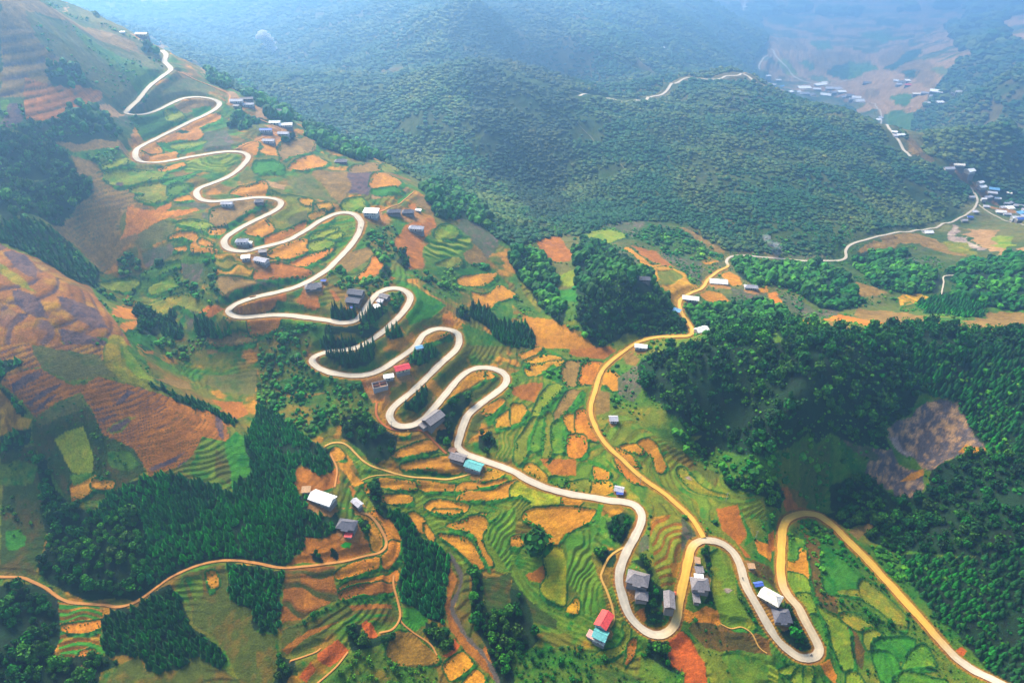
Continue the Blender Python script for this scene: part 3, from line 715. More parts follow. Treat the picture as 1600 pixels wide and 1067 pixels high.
D3|r|n|1050,30 1140,130 1130,170 1060,300 1040,200
D3|r|n|790,160 850,140 840,240 780,260
D3|O|n|980,330 1050,300 1020,400 990,400
D3|k|n|700,420 860,560 960,680 900,740 780,690 720,580
D3|q3|n|770,610 840,600 840,660 790,690
D3|q3|n|690,470 740,480 760,540 720,530
D3|y|f|540,880 650,850 700,780 690,710 720,740 710,810 640,900 500,910
D3|q3|f|710,900 720,820 760,810 750,890 700,950
D3|RR|f|965,800 1020,760 1090,790 1150,880 1200,990 1200,1080 1080,1080 1060,1000 990,960 970,900
D3|y|n|1120,820 1170,860 1230,990 1240,1080 1210,1080 1190,950
D3|YG|f|1215,300 1280,240 1330,260 1370,340 1390,520 1440,610 1500,720 1380,720 1310,690 1250,560 1240,400
D3|W|n|1310,480 1335,475 1360,490 1340,510 1315,500
D3|OO|n|1050,600 1140,640 1100,700 1050,680
D3|OO|n|1130,630 1200,590 1270,620 1300,700 1260,710 1140,690
D3|m|n|1080,730 1130,690 1330,710 1500,740 1600,800 1600,900 1400,860 1290,880 1200,850
D3|YG/E|t-18:5:1.4|1290,900 1330,870 1440,880 1600,950 1600,1080 1380,1080 1320,950
D3|R|n|1270,10 1400,0 1420,80 1450,150 1410,220 1480,290 1440,290 1380,190 1300,120
D3|G|n|1410,0 1460,100 1500,180 1440,220 1450,140
D3|OO|n|1500,180 1600,210 1600,310 1520,260
D3|m|n|1480,300 1600,350 1600,440 1490,400
D3|k|n|0,400 60,520 280,680 280,740 0,650
D3|a|n|480,960 560,980 700,1000 840,1050 600,1060
D4|R|n|0,150 40,110 50,240 0,250
D4|m|n|0,330 50,400 90,480 60,500 0,430
D4|m|n|220,130 340,200 330,380 350,500 430,560 440,650 380,640 290,570 240,400 230,250
D4|L|f|140,180 215,185 210,260 180,310 125,320
D4|O|f|110,320 190,310 205,240 230,260 240,350 250,420 210,400 110,385
D4|YG|f|115,395 220,405 265,520 170,515 130,480
D4|YG|f|175,525 265,530 300,650 250,650 200,580
D4|L|f|260,660 320,660 360,800 340,830 280,740
D4|G|n|270,530 350,680 400,840 470,990 440,1000 350,780
D4|YG|f|310,590 370,630 480,700 510,850 520,980 470,980 410,850 370,700
D4|m|n|480,680 540,730 600,870 580,990 520,900 510,800
D4|G5|f|345,220 480,320 600,440 570,470 560,530 430,520 380,510 345,450
D4|y|f|575,450 620,440 760,560 850,660 850,720 800,730 700,620 580,540 570,500
D4|y|n|430,500 560,490 580,540 440,520
D4|y|f|450,650 500,640 570,660 650,720 600,720 560,740 480,690
D4|y|f|600,760 640,740 690,760 630,800 620,860 600,820
D4|G|f|660,800 800,790 900,800 860,900 700,870
D4|L|f|830,990 880,900 970,830 1030,950 960,960 850,970
D4|G|f|650,880 740,880 800,960 720,1067 680,1000
D4|L|f|830,1000 1100,1060 1000,1080 830,1080
D4|YG|f|490,1010 540,1000 590,1080 500,1080
D4|OO|n|310,960 380,920 420,1010 420,1080 370,1030
D4|YG/E|t-20:4:1|0,940 60,990 60,1080 0,1080
D4|YG|f|70,990 150,970 170,1000 100,1010
D4|YG|f|175,1000 220,985 210,1080 150,1060
D4|YG|f|230,990 270,990 260,1070 230,1080
D4|RR|n|1150,860 1190,835 1230,870 1200,900
D4|b|n|500,130 550,110 700,40 740,50 600,140 560,190
"""

# woods: sheet | kind of tree | spacing in metres | outline
WOODS = """
B1|B-|5|-20,0 540,0 570,110 480,190 300,310 -20,330
A1|B-|5|-20,810 240,870 420,960 470,1067 -20,1067
B1|C-|3.4|-20,330 290,330 420,420 540,560 640,620 610,700 560,710 400,640 240,530 -20,410
A1|B|5|290,480 400,385 540,470 570,520 610,555 340,540
A1|B|5|80,800 250,750 380,740 540,670 640,690 700,760 760,830 700,870 460,890 300,880 150,830
A1|B|4.5|1270,480 1400,470 1581,530 1581,580 1400,550 1300,520
Z1|B|5|350,180 450,150 700,180 1080,260 1100,380 860,370 620,340 500,230
Z1|B|4.5|280,390 400,430 460,500 750,560 700,600 350,720 180,700 240,550
Z1|B|5|770,480 980,440 1100,400 1200,500 1220,570 1000,570 850,560 760,540
Z1|B|5|950,820 1080,800 1200,820 1100,900 940,900
A2|B|5|310,830 500,810 700,880 740,960 820,1000 620,1000 550,960 380,900
A1|C|3|840,590 930,590 930,650 830,660
A1|B|4.5|860,290 960,310 980,330 900,330
B2|B|5|1020,80 1150,60 1300,130 1480,330 1500,370 1350,300 1200,290 1110,270 1060,160
B2|S|3.2|630,420 760,330 870,330 880,400 870,500 830,600 700,470
B2|B|4.5|860,500 930,480 960,580 940,610 870,540
B2|B|5|770,590 830,580 830,660 780,650
B2|S|3|440,600 520,560 600,670 780,620 860,680 760,700 680,800 640,700 560,720 440,680
Z3|C^|2.5|440,470 560,500 700,520 830,540 880,480 1000,470 1160,520 1110,600 1000,650 900,680 700,700 420,680
B2|B|4.5|450,930 720,930 790,960 720,1000 600,1000 440,1000
C2|C^|2.5|400,-40 600,-30 740,-50 750,80 700,125 560,125 480,110 420,60
B2|C^|2.6|770,990 800,940 880,910 900,920 900,1010 820,1040
B2|C~|3.2|1320,820 1380,810 1500,900 1581,920 1640,960 1581,1067 1500,1040 1400,930 1330,890
B2|S|3|790,830 830,740 900,740 915,780 870,850 800,870
C2|C~|3.2|900,60 1000,20 1100,10 1130,40 1000,130 910,90
C2|C~|2.4|935,300 1000,250 1060,270 1060,350 1000,400 920,390
B2|B|4.5|1230,830 1330,880 1330,930 1240,900
B2|S|3.2|0,1020 160,960 440,970 450,1080 0,1080
C2|S|3.2|0,0 330,0 310,100 420,180 640,200 700,340 760,450 520,480 300,560 0,350
C2|B|5|520,430 640,400 740,470 860,560 850,680 740,740 680,700 640,640 540,560
C2|B|4.5|1130,500 1160,370 1260,310 1330,330 1260,430 1230,520 1200,620 1110,590
C2|B|4.5|1370,560 1440,530 1480,600 1440,660 1370,640
B1|B|4.5|830,880 900,830 980,880 1000,960 860,1000
B1|C|3.2|990,900 1060,840 1090,870 1130,1000 1060,1030 980,1010
B1|C^|3.4|1190,960 1240,890 1290,890 1320,960 1420,960 1420,1000 1240,1030
B1|S|3.2|1000,1010 1250,1000 1270,1067 900,1067 840,1050
B1|S|3|590,760 620,710 860,700 900,760 880,790 640,780
B1|S|3|900,570 1000,560 880,620 860,680 840,640 720,640 730,500 840,450 860,540
B1|S|3|1000,640 1110,590 1140,640 1230,700 1380,800 1260,820 1130,720 1000,790 980,750 1120,680
B1|S|3.2|1270,520 1330,520 1330,640 1380,780 1280,720 1230,640
C2|C+|2.8|0,350 150,420 300,560 420,630 470,700 460,780 380,790 280,720 240,760 220,860 280,940 400,960 490,1020 480,1067 -20,1080
C1|C|2.8|1540,500 1600,460 1600,1080 250,1080 300,1020 560,1050 660,900 920,820 1100,780 1330,850 1430,910 1530,800
C1|B|4.5|240,700 300,700 300,760 340,900 420,980 560,1030 300,1067 240,1050
C1|C|4|0,560 200,510 200,590 120,620 0,640
C1|C|4|-20,80 60,80 140,100 20,220 -20,200
C1|C|4|0,260 20,250 160,400 150,430 100,420 40,330
C1|C|3.2|910,220 1100,290 1300,370 1440,470 1430,500 1300,420 1130,350 980,260
D1|B|4.2|220,-10 900,-10 900,520 700,560 450,520 300,470 220,380 280,180
D1|C|2.9|900,-10 1600,-10 1600,300 1300,310 1060,400 900,520
D1|C-|2.7|1050,450 1110,500 1180,700 1300,770 1400,900 1370,970 1200,880 1130,960 930,1000 880,900 680,900 620,700 720,610 850,600 950,500
D1|C|2.9|1390,330 1600,330 1600,680 1540,600 1440,540
D2|C|2.8|-10,0 500,0 500,120 420,170 300,150 270,250 200,300 150,340 -10,330
D2|C|2.9|-10,340 150,370 160,720 130,770 -10,740
D1|B|4.4|-60,480 60,450 300,480 370,560 350,920 620,1000 600,1100 -60,1100
D1|B|4|360,920 660,890 720,960 620,1000
D2|C+|2.9|830,0 920,20 1000,150 1100,210 1190,270 1200,340 1160,500 1150,600 1170,700 1080,660 940,560 900,570 870,460 900,340 910,200 880,130 820,40
C2|B|4|700,870 760,830 780,900 770,980 900,1067 780,1067 720,980
D2|B|3.6|640,50 690,60 700,150 640,160
D2|B|4|320,270 370,250 410,280 400,310 350,310
D2|B|4|460,260 500,240 520,280 500,300
D2|S|2.6|160,720 330,640 500,560 640,520 840,510 850,560 600,570 400,650 250,730 160,750
D2|B|4|530,760 650,700 660,780 840,750 850,800 600,870
D2|S|3|400,1080 600,860 800,820 820,920 900,970 1110,960 1140,1080
D2|B|4.2|1330,420 1400,400 1420,640 1581,600 1581,1080 1500,1080 1440,870 1330,660
D2|B|4|1060,680 1190,760 1230,860 1080,840 1040,760
D2|B|4|130,890 240,920 180,1080 110,1080
D3|B|4.2|0,480 60,520 120,640 150,800 60,900 0,860
D3|S|3.2|100,850 400,830 500,880 700,1000 850,1080 0,1080 0,900
D3|B|4|740,290 840,280 880,380 860,400 930,480 920,560 920,600 860,620 950,640 940,700 840,710 820,620 840,540 800,500 850,420 830,360
D3|B|3.6|590,80 700,10 740,60 740,140 690,200 600,160
D3|B|4|1150,240 1210,220 1220,300 1230,430 1250,560 1180,590 1220,500 1215,420 1190,330
D3|B|4|840,800 960,830 970,960 1060,1010 960,1000 840,900
D3|B|3.6|500,240 640,240 640,350 540,330
D3|S|3|830,0 870,0 870,90 850,100
D3|S|2.6|1390,350 1410,400 1450,520 1530,670 1560,720 1520,710 1430,580 1385,480
D4|B|4|110,560 200,620 220,700 270,790 260,850 200,870 120,840 60,760 130,720
D4|S|2.8|140,50 260,40 480,180 700,400 860,640 960,720 880,740 760,560 600,430 400,260 250,110
D4|S|3|440,540 540,560 780,700 880,740 700,750 620,700 450,620
C3|B-|4.8|760,130 800,80 900,60 1000,10 1100,-10 1600,-10 1600,720 1400,680 1220,600 1100,560 1040,480 950,420 880,360 780,250
C3|S|4|860,500 1100,560 1300,680 1600,720 1600,830 1350,800 1100,690 900,540
C3|B|4.5|1100,620 1220,540 1280,560 1240,680 1160,720
C3|B|3.6|1310,830 1400,810 1600,850 1600,930 1500,910 1340,880
C4|B-|4.8|-20,-10 700,-10 1000,250 880,360 820,470 720,490 740,600 600,620 480,600 380,570 200,600 -20,700
C4|C-|3.8|700,-10 2350,-10 2350,700 1450,700 1360,660 1270,540 1180,400 1160,340 1020,320 850,150
C4|B-|4.6|1000,780 1180,680 1350,670 1450,700 2350,680 2350,1080 500,1080 400,1000 400,860 600,820 760,900 900,950 970,880
C4|S|3.6|200,600 400,600 380,900 300,1000 100,850 -10,830 -10,700
C4|B|4.5|560,600 740,600 760,660 650,640
C4|B|3.6|-20,800 50,820 120,960 100,1010 -20,980
D4|B-|4.6|300,-10 2350,-10 2350,200 1300,300 850,250 780,260 640,200 600,160 740,60 500,120
D4|C-|3.5|780,260 1300,300 2350,200 2350,1100 1560,1100 1250,880 1000,620 870,450
D4|S|3|600,210 780,260 870,450 1000,620 1200,840 1160,830 980,650 820,480 650,280
B3|B-|5|380,480 430,420 560,430 620,480 760,600 860,610 890,700 990,810 1060,900 1100,960 1080,1000 850,1010 680,990 560,1080 520,1080 400,920 380,700 400,640
B3|B|5|-10,460 80,470 200,500 260,600 280,740 330,860 320,930 250,900 100,700 40,640 -10,560
B3|S|4.5|740,400 860,320 1080,380 1240,470 1310,540 1180,560 960,500
B3|C|3.2|0,940 80,920 150,1010 140,1080 0,1080
B3|B|5|1350,540 1460,530 1600,560 1600,700 1500,690 1420,660 1350,570
B3|B|5|1060,850 1150,820 1600,800 1600,1080 1340,1050 1200,1080 1250,1000 1100,930
B3|S|4|200,850 300,930 400,940 500,1040 400,1000
B4|B|5|-10,560 60,570 300,560 460,640 480,700 560,780 600,800 500,850 300,830 150,720 60,700 -10,690
B4|B|5|540,500 860,490 880,560 1080,640 1060,740 820,750 640,690 500,560
B4|B|5|1100,640 1240,540 1700,500 1700,830 1340,820 1060,750 1180,700
B4|C|4|900,810 1060,750 1240,740 1330,810 1330,870 1230,900 1000,870
B4|B|5|-10,840 100,830 200,930 340,930 430,960 600,980 860,930 1060,930 1250,970 1700,960 1700,1080 100,1080 -10,950
B2|S|3.4|1050,590 1250,620 1230,690 1330,740 1330,800 1230,800 1000,700 960,600
B2|S|3.4|1300,560 1440,560 1560,700 1500,620
I|M|4.4|250,60 350,130 480,195 650,280 720,330 800,390 870,370 950,350 1050,345 1130,390 1200,400 1320,400 1360,365 1500,330 1525,300 1480,270 1420,240 1330,170 1250,155 1160,120 1200,60 1180,0 100,0 150,30
A4|M|13|-100,-10 1581,-10 1581,90 1350,120 1180,60 900,70 620,60 400,110 200,60 -20,130
A4|M|11|1100,160 1290,100 1450,130 1500,250 1480,390 1330,420 1180,300
A4|M|9|1020,560 1300,560 1300,640 1100,640
I|M|6|1430,180 1500,90 1600,60 1650,330 1540,280 1440,240
"""
# ------------------------------------------------------------------ relief noise, then everything is laid on the relief
_far = np.interp(GY, [250, 600, 900, 1500], [0.0, .10, .55, 1.0])
H += (fbm(GX / 210, GY / 210, 3, 4) - 0.5) * 46 * _far
_rg = 1 - np.abs(fbm(GX / 120 + 9, GY / 120, 5, 3) - 0.5) * 2
H += (_rg - 0.7) * 24 * _far
H += (fbm(GX / 38, GY / 38, 8, 3) - 0.5) * np.interp(GY, [150, 400, 900], [1.2, 3.0, 5.0])
H0 = H.copy()
DIST = np.sqrt(GX ** 2 + GY ** 2 + (CAM_H - H) ** 2)
CELL = np.gradient(GY, axis=0)

# ---- collect all photo points, project once
_need = []
def want(sheet, s):
    p = pts_of(sheet, s); k = len(_need); _need.append(p); return k
def want_chain(chain):
    p = np.concatenate([pts_of(a, s) for a, s in chain]); _need.append(p); return len(_need) - 1
roads = [("main", 5.7, want_chain(MAIN_ROAD)), ("valley", 3.7, want_chain(VALLEY_ROAD))]
for wdt, ch in UPPER_ROADS: roads.append(("upper", wdt, want_chain(ch)))
paths = [(w_, c_, want_chain(ch)) for w_, c_, ch in PATHS]
stream_k = want_chain(STREAM)
ground = []
for ln in GROUND.strip().splitlines():
    a, c, o, s = ln.split('|'); ground.append((c, o, want(a, s)))
woods = []
for ln in WOODS.strip().splitlines():
    a, c, o, s = ln.split('|'); woods.append((c[0], float(o), want(a, s), {"+": 1.4, "-": .72, "^": .76, "~": .9}.get(c[1:], 1.0), {"^": 1.75, "~": 1.3}.get(c[1:], 1.0)))
_all = np.concatenate(_need)
_W = unproject(_all[:, 0], _all[:, 1], H0)
_off = np.cumsum([0] + [len(p) for p in _need])
def wpts(k): return _W[_off[k]:_off[k + 1]]

def resample(p, step=1.0):
    """Catmull-Rom through the points, then equal steps"""
    p = p[:, :2]
    keep = np.r_[True, np.hypot(*np.diff(p, axis=0).T) > 0.8]; p = p[keep]
    q = np.vstack([2 * p[0] - p[1], p, 2 * p[-1] - p[-2]])
    out = []
    for i in range(1, len(q) - 2):
        d = np.hypot(*(q[i + 1] - q[i])); n_ = max(2, int(d / 0.7))
        # centripetal
        t0 = 0; t1 = t0 + np.hypot(*(q[i] - q[i - 1])) ** .5; t2 = t1 + d ** .5; t3 = t2 + np.hypot(*(q[i + 2] - q[i + 1])) ** .5
        t = np.linspace(t1, t2, n_, endpoint=False)[:, None]
        A1_ = (t1 - t) / (t1 - t0) * q[i - 1] + (t - t0) / (t1 - t0) * q[i]
        A2_ = (t2 - t) / (t2 - t1) * q[i] + (t - t1) / (t2 - t1) * q[i + 1]
        A3_ = (t3 - t) / (t3 - t2) * q[i + 1] + (t - t2) / (t3 - t2) * q[i + 2]
        B1_ = (t2 - t) / (t2 - t0) * A1_ + (t - t0) / (t2 - t0) * A2_
        B2_ = (t3 - t) / (t3 - t1) * A2_ + (t - t1) / (t3 - t1) * A3_
        out.append((t2 - t) / (t2 - t1) * B1_ + (t - t1) / (t2 - t1) * B2_)
    out.append(q[-2][None]); out = np.vstack(out)
    L = np.r_[0, np.cumsum(np.hypot(*np.diff(out, axis=0).T))]
    s = np.arange(0, L[-1], step)
    return np.c_[np.interp(s, L, out[:, 0]), np.interp(s, L, out[:, 1])]

def smooth1(a, k):
    if len(a) < 4: return a
    k = min(k, len(a) // 2 * 2 - 1); k = max(k, 1)
    ker = np.hanning(k + 2)[1:-1]; ker /= ker.sum()
    ap = np.r_[np.full(k // 2, a[0]), a, np.full(k // 2, a[-1])]
    return np.convolve(ap, ker, 'valid')[:len(a)]

RD = np.full(H.shape, 1e9, np.float32)       # distance beyond a road's edge
RZ = np.zeros(H.shape, np.float32)
def carve(line, z, half, reach):
    for (x, y), zz in zip(line, z):
        i, j = grid_uv(x, y)
        ci = 2 * halfw(y) / (NI - 1); cj = _dy(y)
        ri = int(reach / ci) + 2; rj = int(reach / cj) + 2
        i = int(i); j = int(j)
        a, b, c, d = max(j - rj, 0), min(j + rj + 1, NJ), max(i - ri, 0), min(i + ri + 1, NI)
        if a >= b or c >= d: continue
        dd = np.hypot(GX[a:b, c:d] - x, GY[a:b, c:d] - y) - half
        m = dd < RD[a:b, c:d]
        RD[a:b, c:d][m] = dd[m]; RZ[a:b, c:d][m] = zz

road_lines = []
for name, wd, k in roads:
    wp = wpts(k)
    ok = np.isfinite(wp).all(1) & (np.hypot(wp[:, 0], wp[:, 1]) < 7000)
    if ok.sum() < 3: continue
    ln = resample(wp[ok], 1.0)
    ln = np.c_[smooth1(ln[:, 0], 9), smooth1(ln[:, 1], 9)]
    z = smooth1(samp(H0, ln[:, 0], ln[:, 1]), 41)
    road_lines.append((name, wd, ln, z))
    
    if name == 'upper': carve(ln[::2], z[::2], wd / 2 + 5, 24)
    else:
        carve(ln[::2], z[::2], wd / 2, 9 + wd / 2); RDS = RD.copy()
path_lines = []
RDM = RD.copy()
for wd, c_, k in [(a_ * .78, b_, c__) for a_, b_, c__ in paths]:
    ln = resample(wpts(k), 1.0); z = smooth1(samp(H0, ln[:, 0], ln[:, 1]), 15)
    path_lines.append((wd, c_, ln, z)); carve(ln[::2], z[::2], wd / 2, 4)
sl = resample(wpts(stream_k), 1.0)

# ------------------------------------------------------------------ houses' yards are levelled before the terraces are cut
FLAT = np.zeros(H.shape, np.float32)

def inside(poly, X, Y):
    r = np.zeros(X.shape, bool); n_ = len(poly)
    for i in range(n_):
        x1, y1 = poly[i]; x2, y2 = poly[(i + 1) % n_]
        if y1 == y2: continue
        c = ((y1 > Y) != (y2 > Y)) & (X < (x2 - x1) * (Y - y1) / (y2 - y1) + x1)
        r ^= c
    return r
def edge_dist(poly, X, Y):
    d = np.full(X.shape, 1e9, np.float32); n_ = len(poly)
    for i in range(n_):
        x1, y1 = poly[i]; x2, y2 = poly[(i + 1) % n_]
        vx, vy = x2 - x1, y2 - y1; L = vx * vx + vy * vy + 1e-9
        t = np.clip(((X - x1) * vx + (Y - y1) * vy) / L, 0, 1)
        d = np.minimum(d, np.hypot(X - x1 - t * vx, Y - y1 - t * vy))
    return d
def window(poly, pad):
    y0, y1 = poly[:, 1].min() - pad, poly[:, 1].max() + pad
    j0, j1 = np.searchsorted(ys, y0), np.searchsorted(ys, y1)
    j0 = max(j0 - 1, 0); j1 = min(j1 + 1, NJ)
    if j1 <= j0: return None
    ii_ = []
    for yy in (max(y0, ys[0]), max(y0, ys[0] + 1), y1):
        for xx in (poly[:, 0].min() - pad, poly[:, 0].max() + pad): ii_.append(grid_uv(xx, yy)[0])
    i0 = max(int(min(ii_)) - 1, 0); i1 = min(int(max(ii_)) + 2, NI)
    if i1 <= i0: return None
    return slice(j0, j1), slice(i0, i1)

# kind: main colour, second colour, share of the second
PAL = {
 'v': ((50, 104, 34), (122, 120, 34), .5), 'd': ((42, 92, 42), (70, 110, 48), .5), 'D': ((20, 62, 40), (34, 82, 48), .5), 'g': ((62, 112, 50), (100, 128, 58), .45), 'GG': ((24, 160, 50), (30, 140, 50), .4), 'x': ((198, 162, 128), (104, 96, 96), .42), 'G': ((36, 112, 32), (84, 136, 36), .5),
 'E': ((40, 114, 26), (116, 134, 26), .5), 'l': ((118, 152, 62), (152, 160, 72), .5), 'L': ((134, 158, 28), (96, 136, 28), .5),
 'YL': ((200, 186, 20), (160, 168, 20), .5), 'YG': ((156, 156, 28), (126, 150, 28), .45), 'y': ((164, 146, 40), (128, 134, 36), .55), 'y2': ((178, 156, 62), (140, 140, 50), .4),
 'Y': ((222, 176, 48), (200, 152, 36), .5), 'YY': ((232, 172, 36), (206, 150, 36), .5), 'O': ((216, 160, 36), (198, 142, 30), .5),
 'OO': ((220, 154, 26), (200, 134, 24), .5), 'R': ((200, 128, 46), (176, 116, 48), .5), 'RR': ((210, 116, 26), (190, 108, 32), .4),
 'b': ((168, 138, 92), (144, 118, 78), .5), 'q': ((196, 132, 58), (170, 114, 50), .5), 'q2': ((200, 134, 52), (172, 116, 46), .5), 'q3': ((180, 122, 34), (154, 104, 30), .5),
 'h': ((182, 142, 78), (160, 112, 76), .5), 'p': ((86, 74, 82), (122, 98, 92), .42), 'r': ((136, 112, 104), (96, 104, 76), .55), 's': ((98, 112, 66), (122, 118, 76), .5),
 'k': ((96, 84, 40), (70, 88, 36), .5), 'a': ((124, 104, 28), (92, 100, 28), .5), 'a2': ((160, 122, 24), (140, 110, 26), .4), 'c': ((216, 170, 50), (140, 104, 40), .5),
 'T': ((204, 166, 126), (180, 146, 108), .5), 'W': ((206, 190, 170), (170, 150, 140), .5), 'm': ((124, 92, 52), (92, 84, 40), .5), 'u': ((140, 138, 80), (112, 124, 76), .5),
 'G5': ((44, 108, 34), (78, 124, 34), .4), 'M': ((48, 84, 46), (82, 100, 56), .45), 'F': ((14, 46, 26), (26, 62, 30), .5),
}
KA = 0.37
PALN = {k: (vivid(srgb(*a) * KA), vivid(srgb(*b) * KA), s) for k, (a, b, s) in PAL.items()}
def tint(code, X, Y, D, seed=0):
    a, b, s = PALN[code]
    if code in ('x', 'r', 'p'): X, Y = X * 2.2, Y * 2.2
    sc = np.maximum(D / 450.0, 0.8)
    n1 = fbm(X / 9 + seed * 3.1, Y / 9, 11 + seed % 5, 3)
    n2 = fbm(X / 2.6, Y / 2.6 + seed, 23, 2)
    m = np.clip((n1 * .65 + n2 * .35 - (0.66 - s * .5)) * 4.5 + .5, 0, 1)[..., None]
    c = a * (1 - m) + b * m
    return c * (0.80 + 0.42 * fbm(X / 4.5, Y / 4.5 + 7 * seed, 31, 3))[..., None]

# default cover: shrubby hillside, browner and rockier in places
print("ground colours")
C = np.zeros(H.shape + (3,), np.float32)
cM = tint('M', GX, GY, DIST, 1); cS = tint('s', GX, GY, DIST, 2); cr = tint('r', GX, GY, DIST, 3); cg = tint('g', GX, GY, DIST, 4); cT = tint('T', GX, GY, DIST, 5)
n1 = fbm(GX / 90, GY / 90, 41, 4); n2 = fbm(GX / 60 + 5, GY / 40, 43, 4)
m1 = np.clip((n1 - 0.5) * 5 + .35, 0, 1)[..., None]
C[:] = cM * (1 - m1) + cS * m1
m2 = np.clip((n2 - 0.60) * 9, 0, 1)[..., None] * 0.8
C[:] = C * (1 - m2) + cr * m2
flat_far = np.clip((GY - 1350) / 200, 0, 1) * np.clip((60 - H) / 50, 0, 1)
cell = fbm(GX / 140, GY / 70, 51, 2); cellm = np.clip((cell - .46) * 14, 0, 1) * flat_far
C[:] = C * (1 - cellm[..., None]) + cT * cellm[..., None]
del cM, cS, cr, cT, m1, m2, cell, cellm
near = np.clip((650 - GY) / 120, 0, 1)[..., None]
C[:] = C * (1 - near) + cg * near
_o = np.clip((fbm(GX / 30, GY / 22, 47, 3) - .5) * 6, 0, 1)[..., None] * near * .8
C[:] = C * (1 - _o) + tint('y', GX, GY, DIST, 9) * _o
del cg

wn1 = (fbm(GX / 14, GY / 14, 61, 3) - .5); wn2 = (fbm(GX / 14 + 50, GY / 14, 67, 3) - .5)
wf1 = (fbm(GX / 4, GY / 4, 71, 2) - .5); wf2 = (fbm(GX / 4 + 50, GY / 4, 73, 2) - .5)
def rounded(p, n_=4):
    q = []; m_ = len(p)
    for i in range(m_):
        p0, p1, p2, p3 = p[i - 1], p[i], p[(i + 1) % m_], p[(i + 2) % m_]
        for t in np.arange(n_) / n_:
            q.append(.5 * (2 * p1 + (p2 - p0) * t * .9 + (2 * p0 - 5 * p1 + 4 * p2 - p3) * t * t * 1.0 + (3 * p1 - p0 - 3 * p2 + p3) * t ** 3 * 1.0))
    return np.array(q)
DZ = np.zeros(H.shape, np.float32); FMASK = np.zeros(H.shape, bool)
GREEN_EDGE = srgb(34, 92, 30) * KA
def paint(code, opt, poly, seed):
    pad = 12
    wn = window(poly, pad)
    if wn is None: return
    X, Y, D = GX[wn], GY[wn], DIST[wn]
    k = np.clip(D / 450, .8, 3)
    if opt == 'n': A_ = min(8.0, .11 * math.sqrt(abs(np.dot(poly[:, 0], np.roll(poly[:, 1], 1)) - np.dot(poly[:, 1], np.roll(poly[:, 0], 1))) / 2)) * k
    else: A_ = 1.0 * k
    Xw = X + wn1[wn] * A_ + wf1[wn] * .7 * k; Yw = Y + wn2[wn] * A_ + wf2[wn] * .7 * k
    m = inside(poly, Xw, Yw)
    if not m.any(): return
    if opt == 'n':
        cc = tint(code.split('/')[0], X[m], Y[m], D[m], seed)
        if code == 'v':
            o1 = np.clip((fbm(X[m] / 26, Y[m] / 18, 53, 3) - .54) * 9, 0, 1)[:, None] * .85
            cc = cc * (1 - o1) + tint('a2', X[m], Y[m], D[m], 4) * o1
            o1 = np.clip((fbm(X[m] / 15 + 40, Y[m] / 12, 57, 3) - .62) * 12, 0, 1)[:, None] * .9
            cc = cc * (1 - o1) + tint('O', X[m], Y[m], D[m], 4) * o1
            o1 = np.clip((fbm(X[m] / 20 + 90, Y[m] / 14, 59, 3) - .55) * 9, 0, 1)[:, None] * .7
            cc = cc * (1 - o1) + tint('G', X[m], Y[m], D[m], 4) * o1
        if code in ('v', 'E', 'y', 'a', 'd') and opt == 'n':
            s_ = H0[wn][m] / 1.7 + fbm(X[m] / 14, Y[m] / 14, 107, 2) * 1.3; f_ = s_ - np.floor(s_)
            on = np.clip((fbm(X[m] / 45, Y[m] / 45, 109, 2) - .34) * 7, 0, 1)
            ln_ = np.clip(1 - np.abs(f_ - .12) / .13, 0, 1) * on
            tb = .86 + .30 * _h(np.floor(s_), np.floor(X[m] / 30 + _h(np.floor(s_), s_ * 0, 3) * 4), 7)
            cc = cc * (tb * on + 1 * (1 - on))[:, None] * (1 - .5 * ln_)[:, None]
            DZ[wn][m] = on * np.where(f_ < .28, -.4 + f_ / .28 * .8, .4 - (f_ - .28) / .72 * .8)
            C[wn][m] = cc; return
        C[wn][m] = cc
        DZ[wn][m] *= 0.4
    elif opt == 'f':
        d = edge_dist(poly, Xw, Yw); m = m | (d < .55 * k)
        mo = m | (d < 1.6 * k)
        hz = H0[wn]; mean = hz[m].mean()
        # plane fit keeps most of the hillside's slope, the bed itself lies flatter
        ax, ay = X[m] - X[m].mean(), Y[m] - Y[m].mean()
        G_ = np.c_[ax, ay, np.ones(len(ax))]
        cf = np.linalg.lstsq(G_, hz[m], rcond=None)[0]
        bed = cf[0] * .35 * (X - X[m].mean()) + cf[1] * .35 * (Y - Y[m].mean()) + cf[2]
        dz = np.clip(bed - hz, -1.0, 1.0) * 0.85
        DZ[wn][m] = dz[m]
        cc = tint(code.split('/')[0], X[m], Y[m], D[m], seed) * (0.92 + 0.16 * random.random())
        fa = random.uniform(-.6, .6) + (1.57 if random.random() < .3 else 0); per = random.uniform(2.4, 3.4)
        row = np.sin(6.283 * ((-math.sin(fa) * X[m] + math.cos(fa) * Y[m]) / per + fbm(X[m] / 20, Y[m] / 20, 89, 2) * 4))
        cc = cc * (1 + row * .10 * np.clip((900 - D[m]) / 300, 0, 1))[:, None]
        C[wn][m] = cc; FMASK[wn][m] = True
        e = mo & (d < 1.6 * k) & ~m
        C[wn][e] = GREEN_EDGE * (0.7 + 0.7 * fbm(X[e] / 3, Y[e] / 3, 79, 2))[:, None]
        DZ[wn][e & ~m] = 0.25
    else:
        thin = opt[0] == 'l'
        if opt[0] in 'cl':
            step = float(opt[1:]); ang, w_, amp = 0.0, step, step * (.18 if thin else .5)
            s = (H0[wn] + (fbm(X / 13, Y / 13, 83 + seed, 2) - .5) * 1.2) / step
        else:
            ang, w_, amp = [float(v) for v in opt[1:].split(':')]
        ang = math.radians(ang)
        if opt[0] == 't': s = (-math.sin(ang) * X + math.cos(ang) * Y) / w_ + (fbm(X / 34, Y / 34, 83 + seed, 3) - .5) * 40 / w_ * .9 + (H0[wn] * .0)
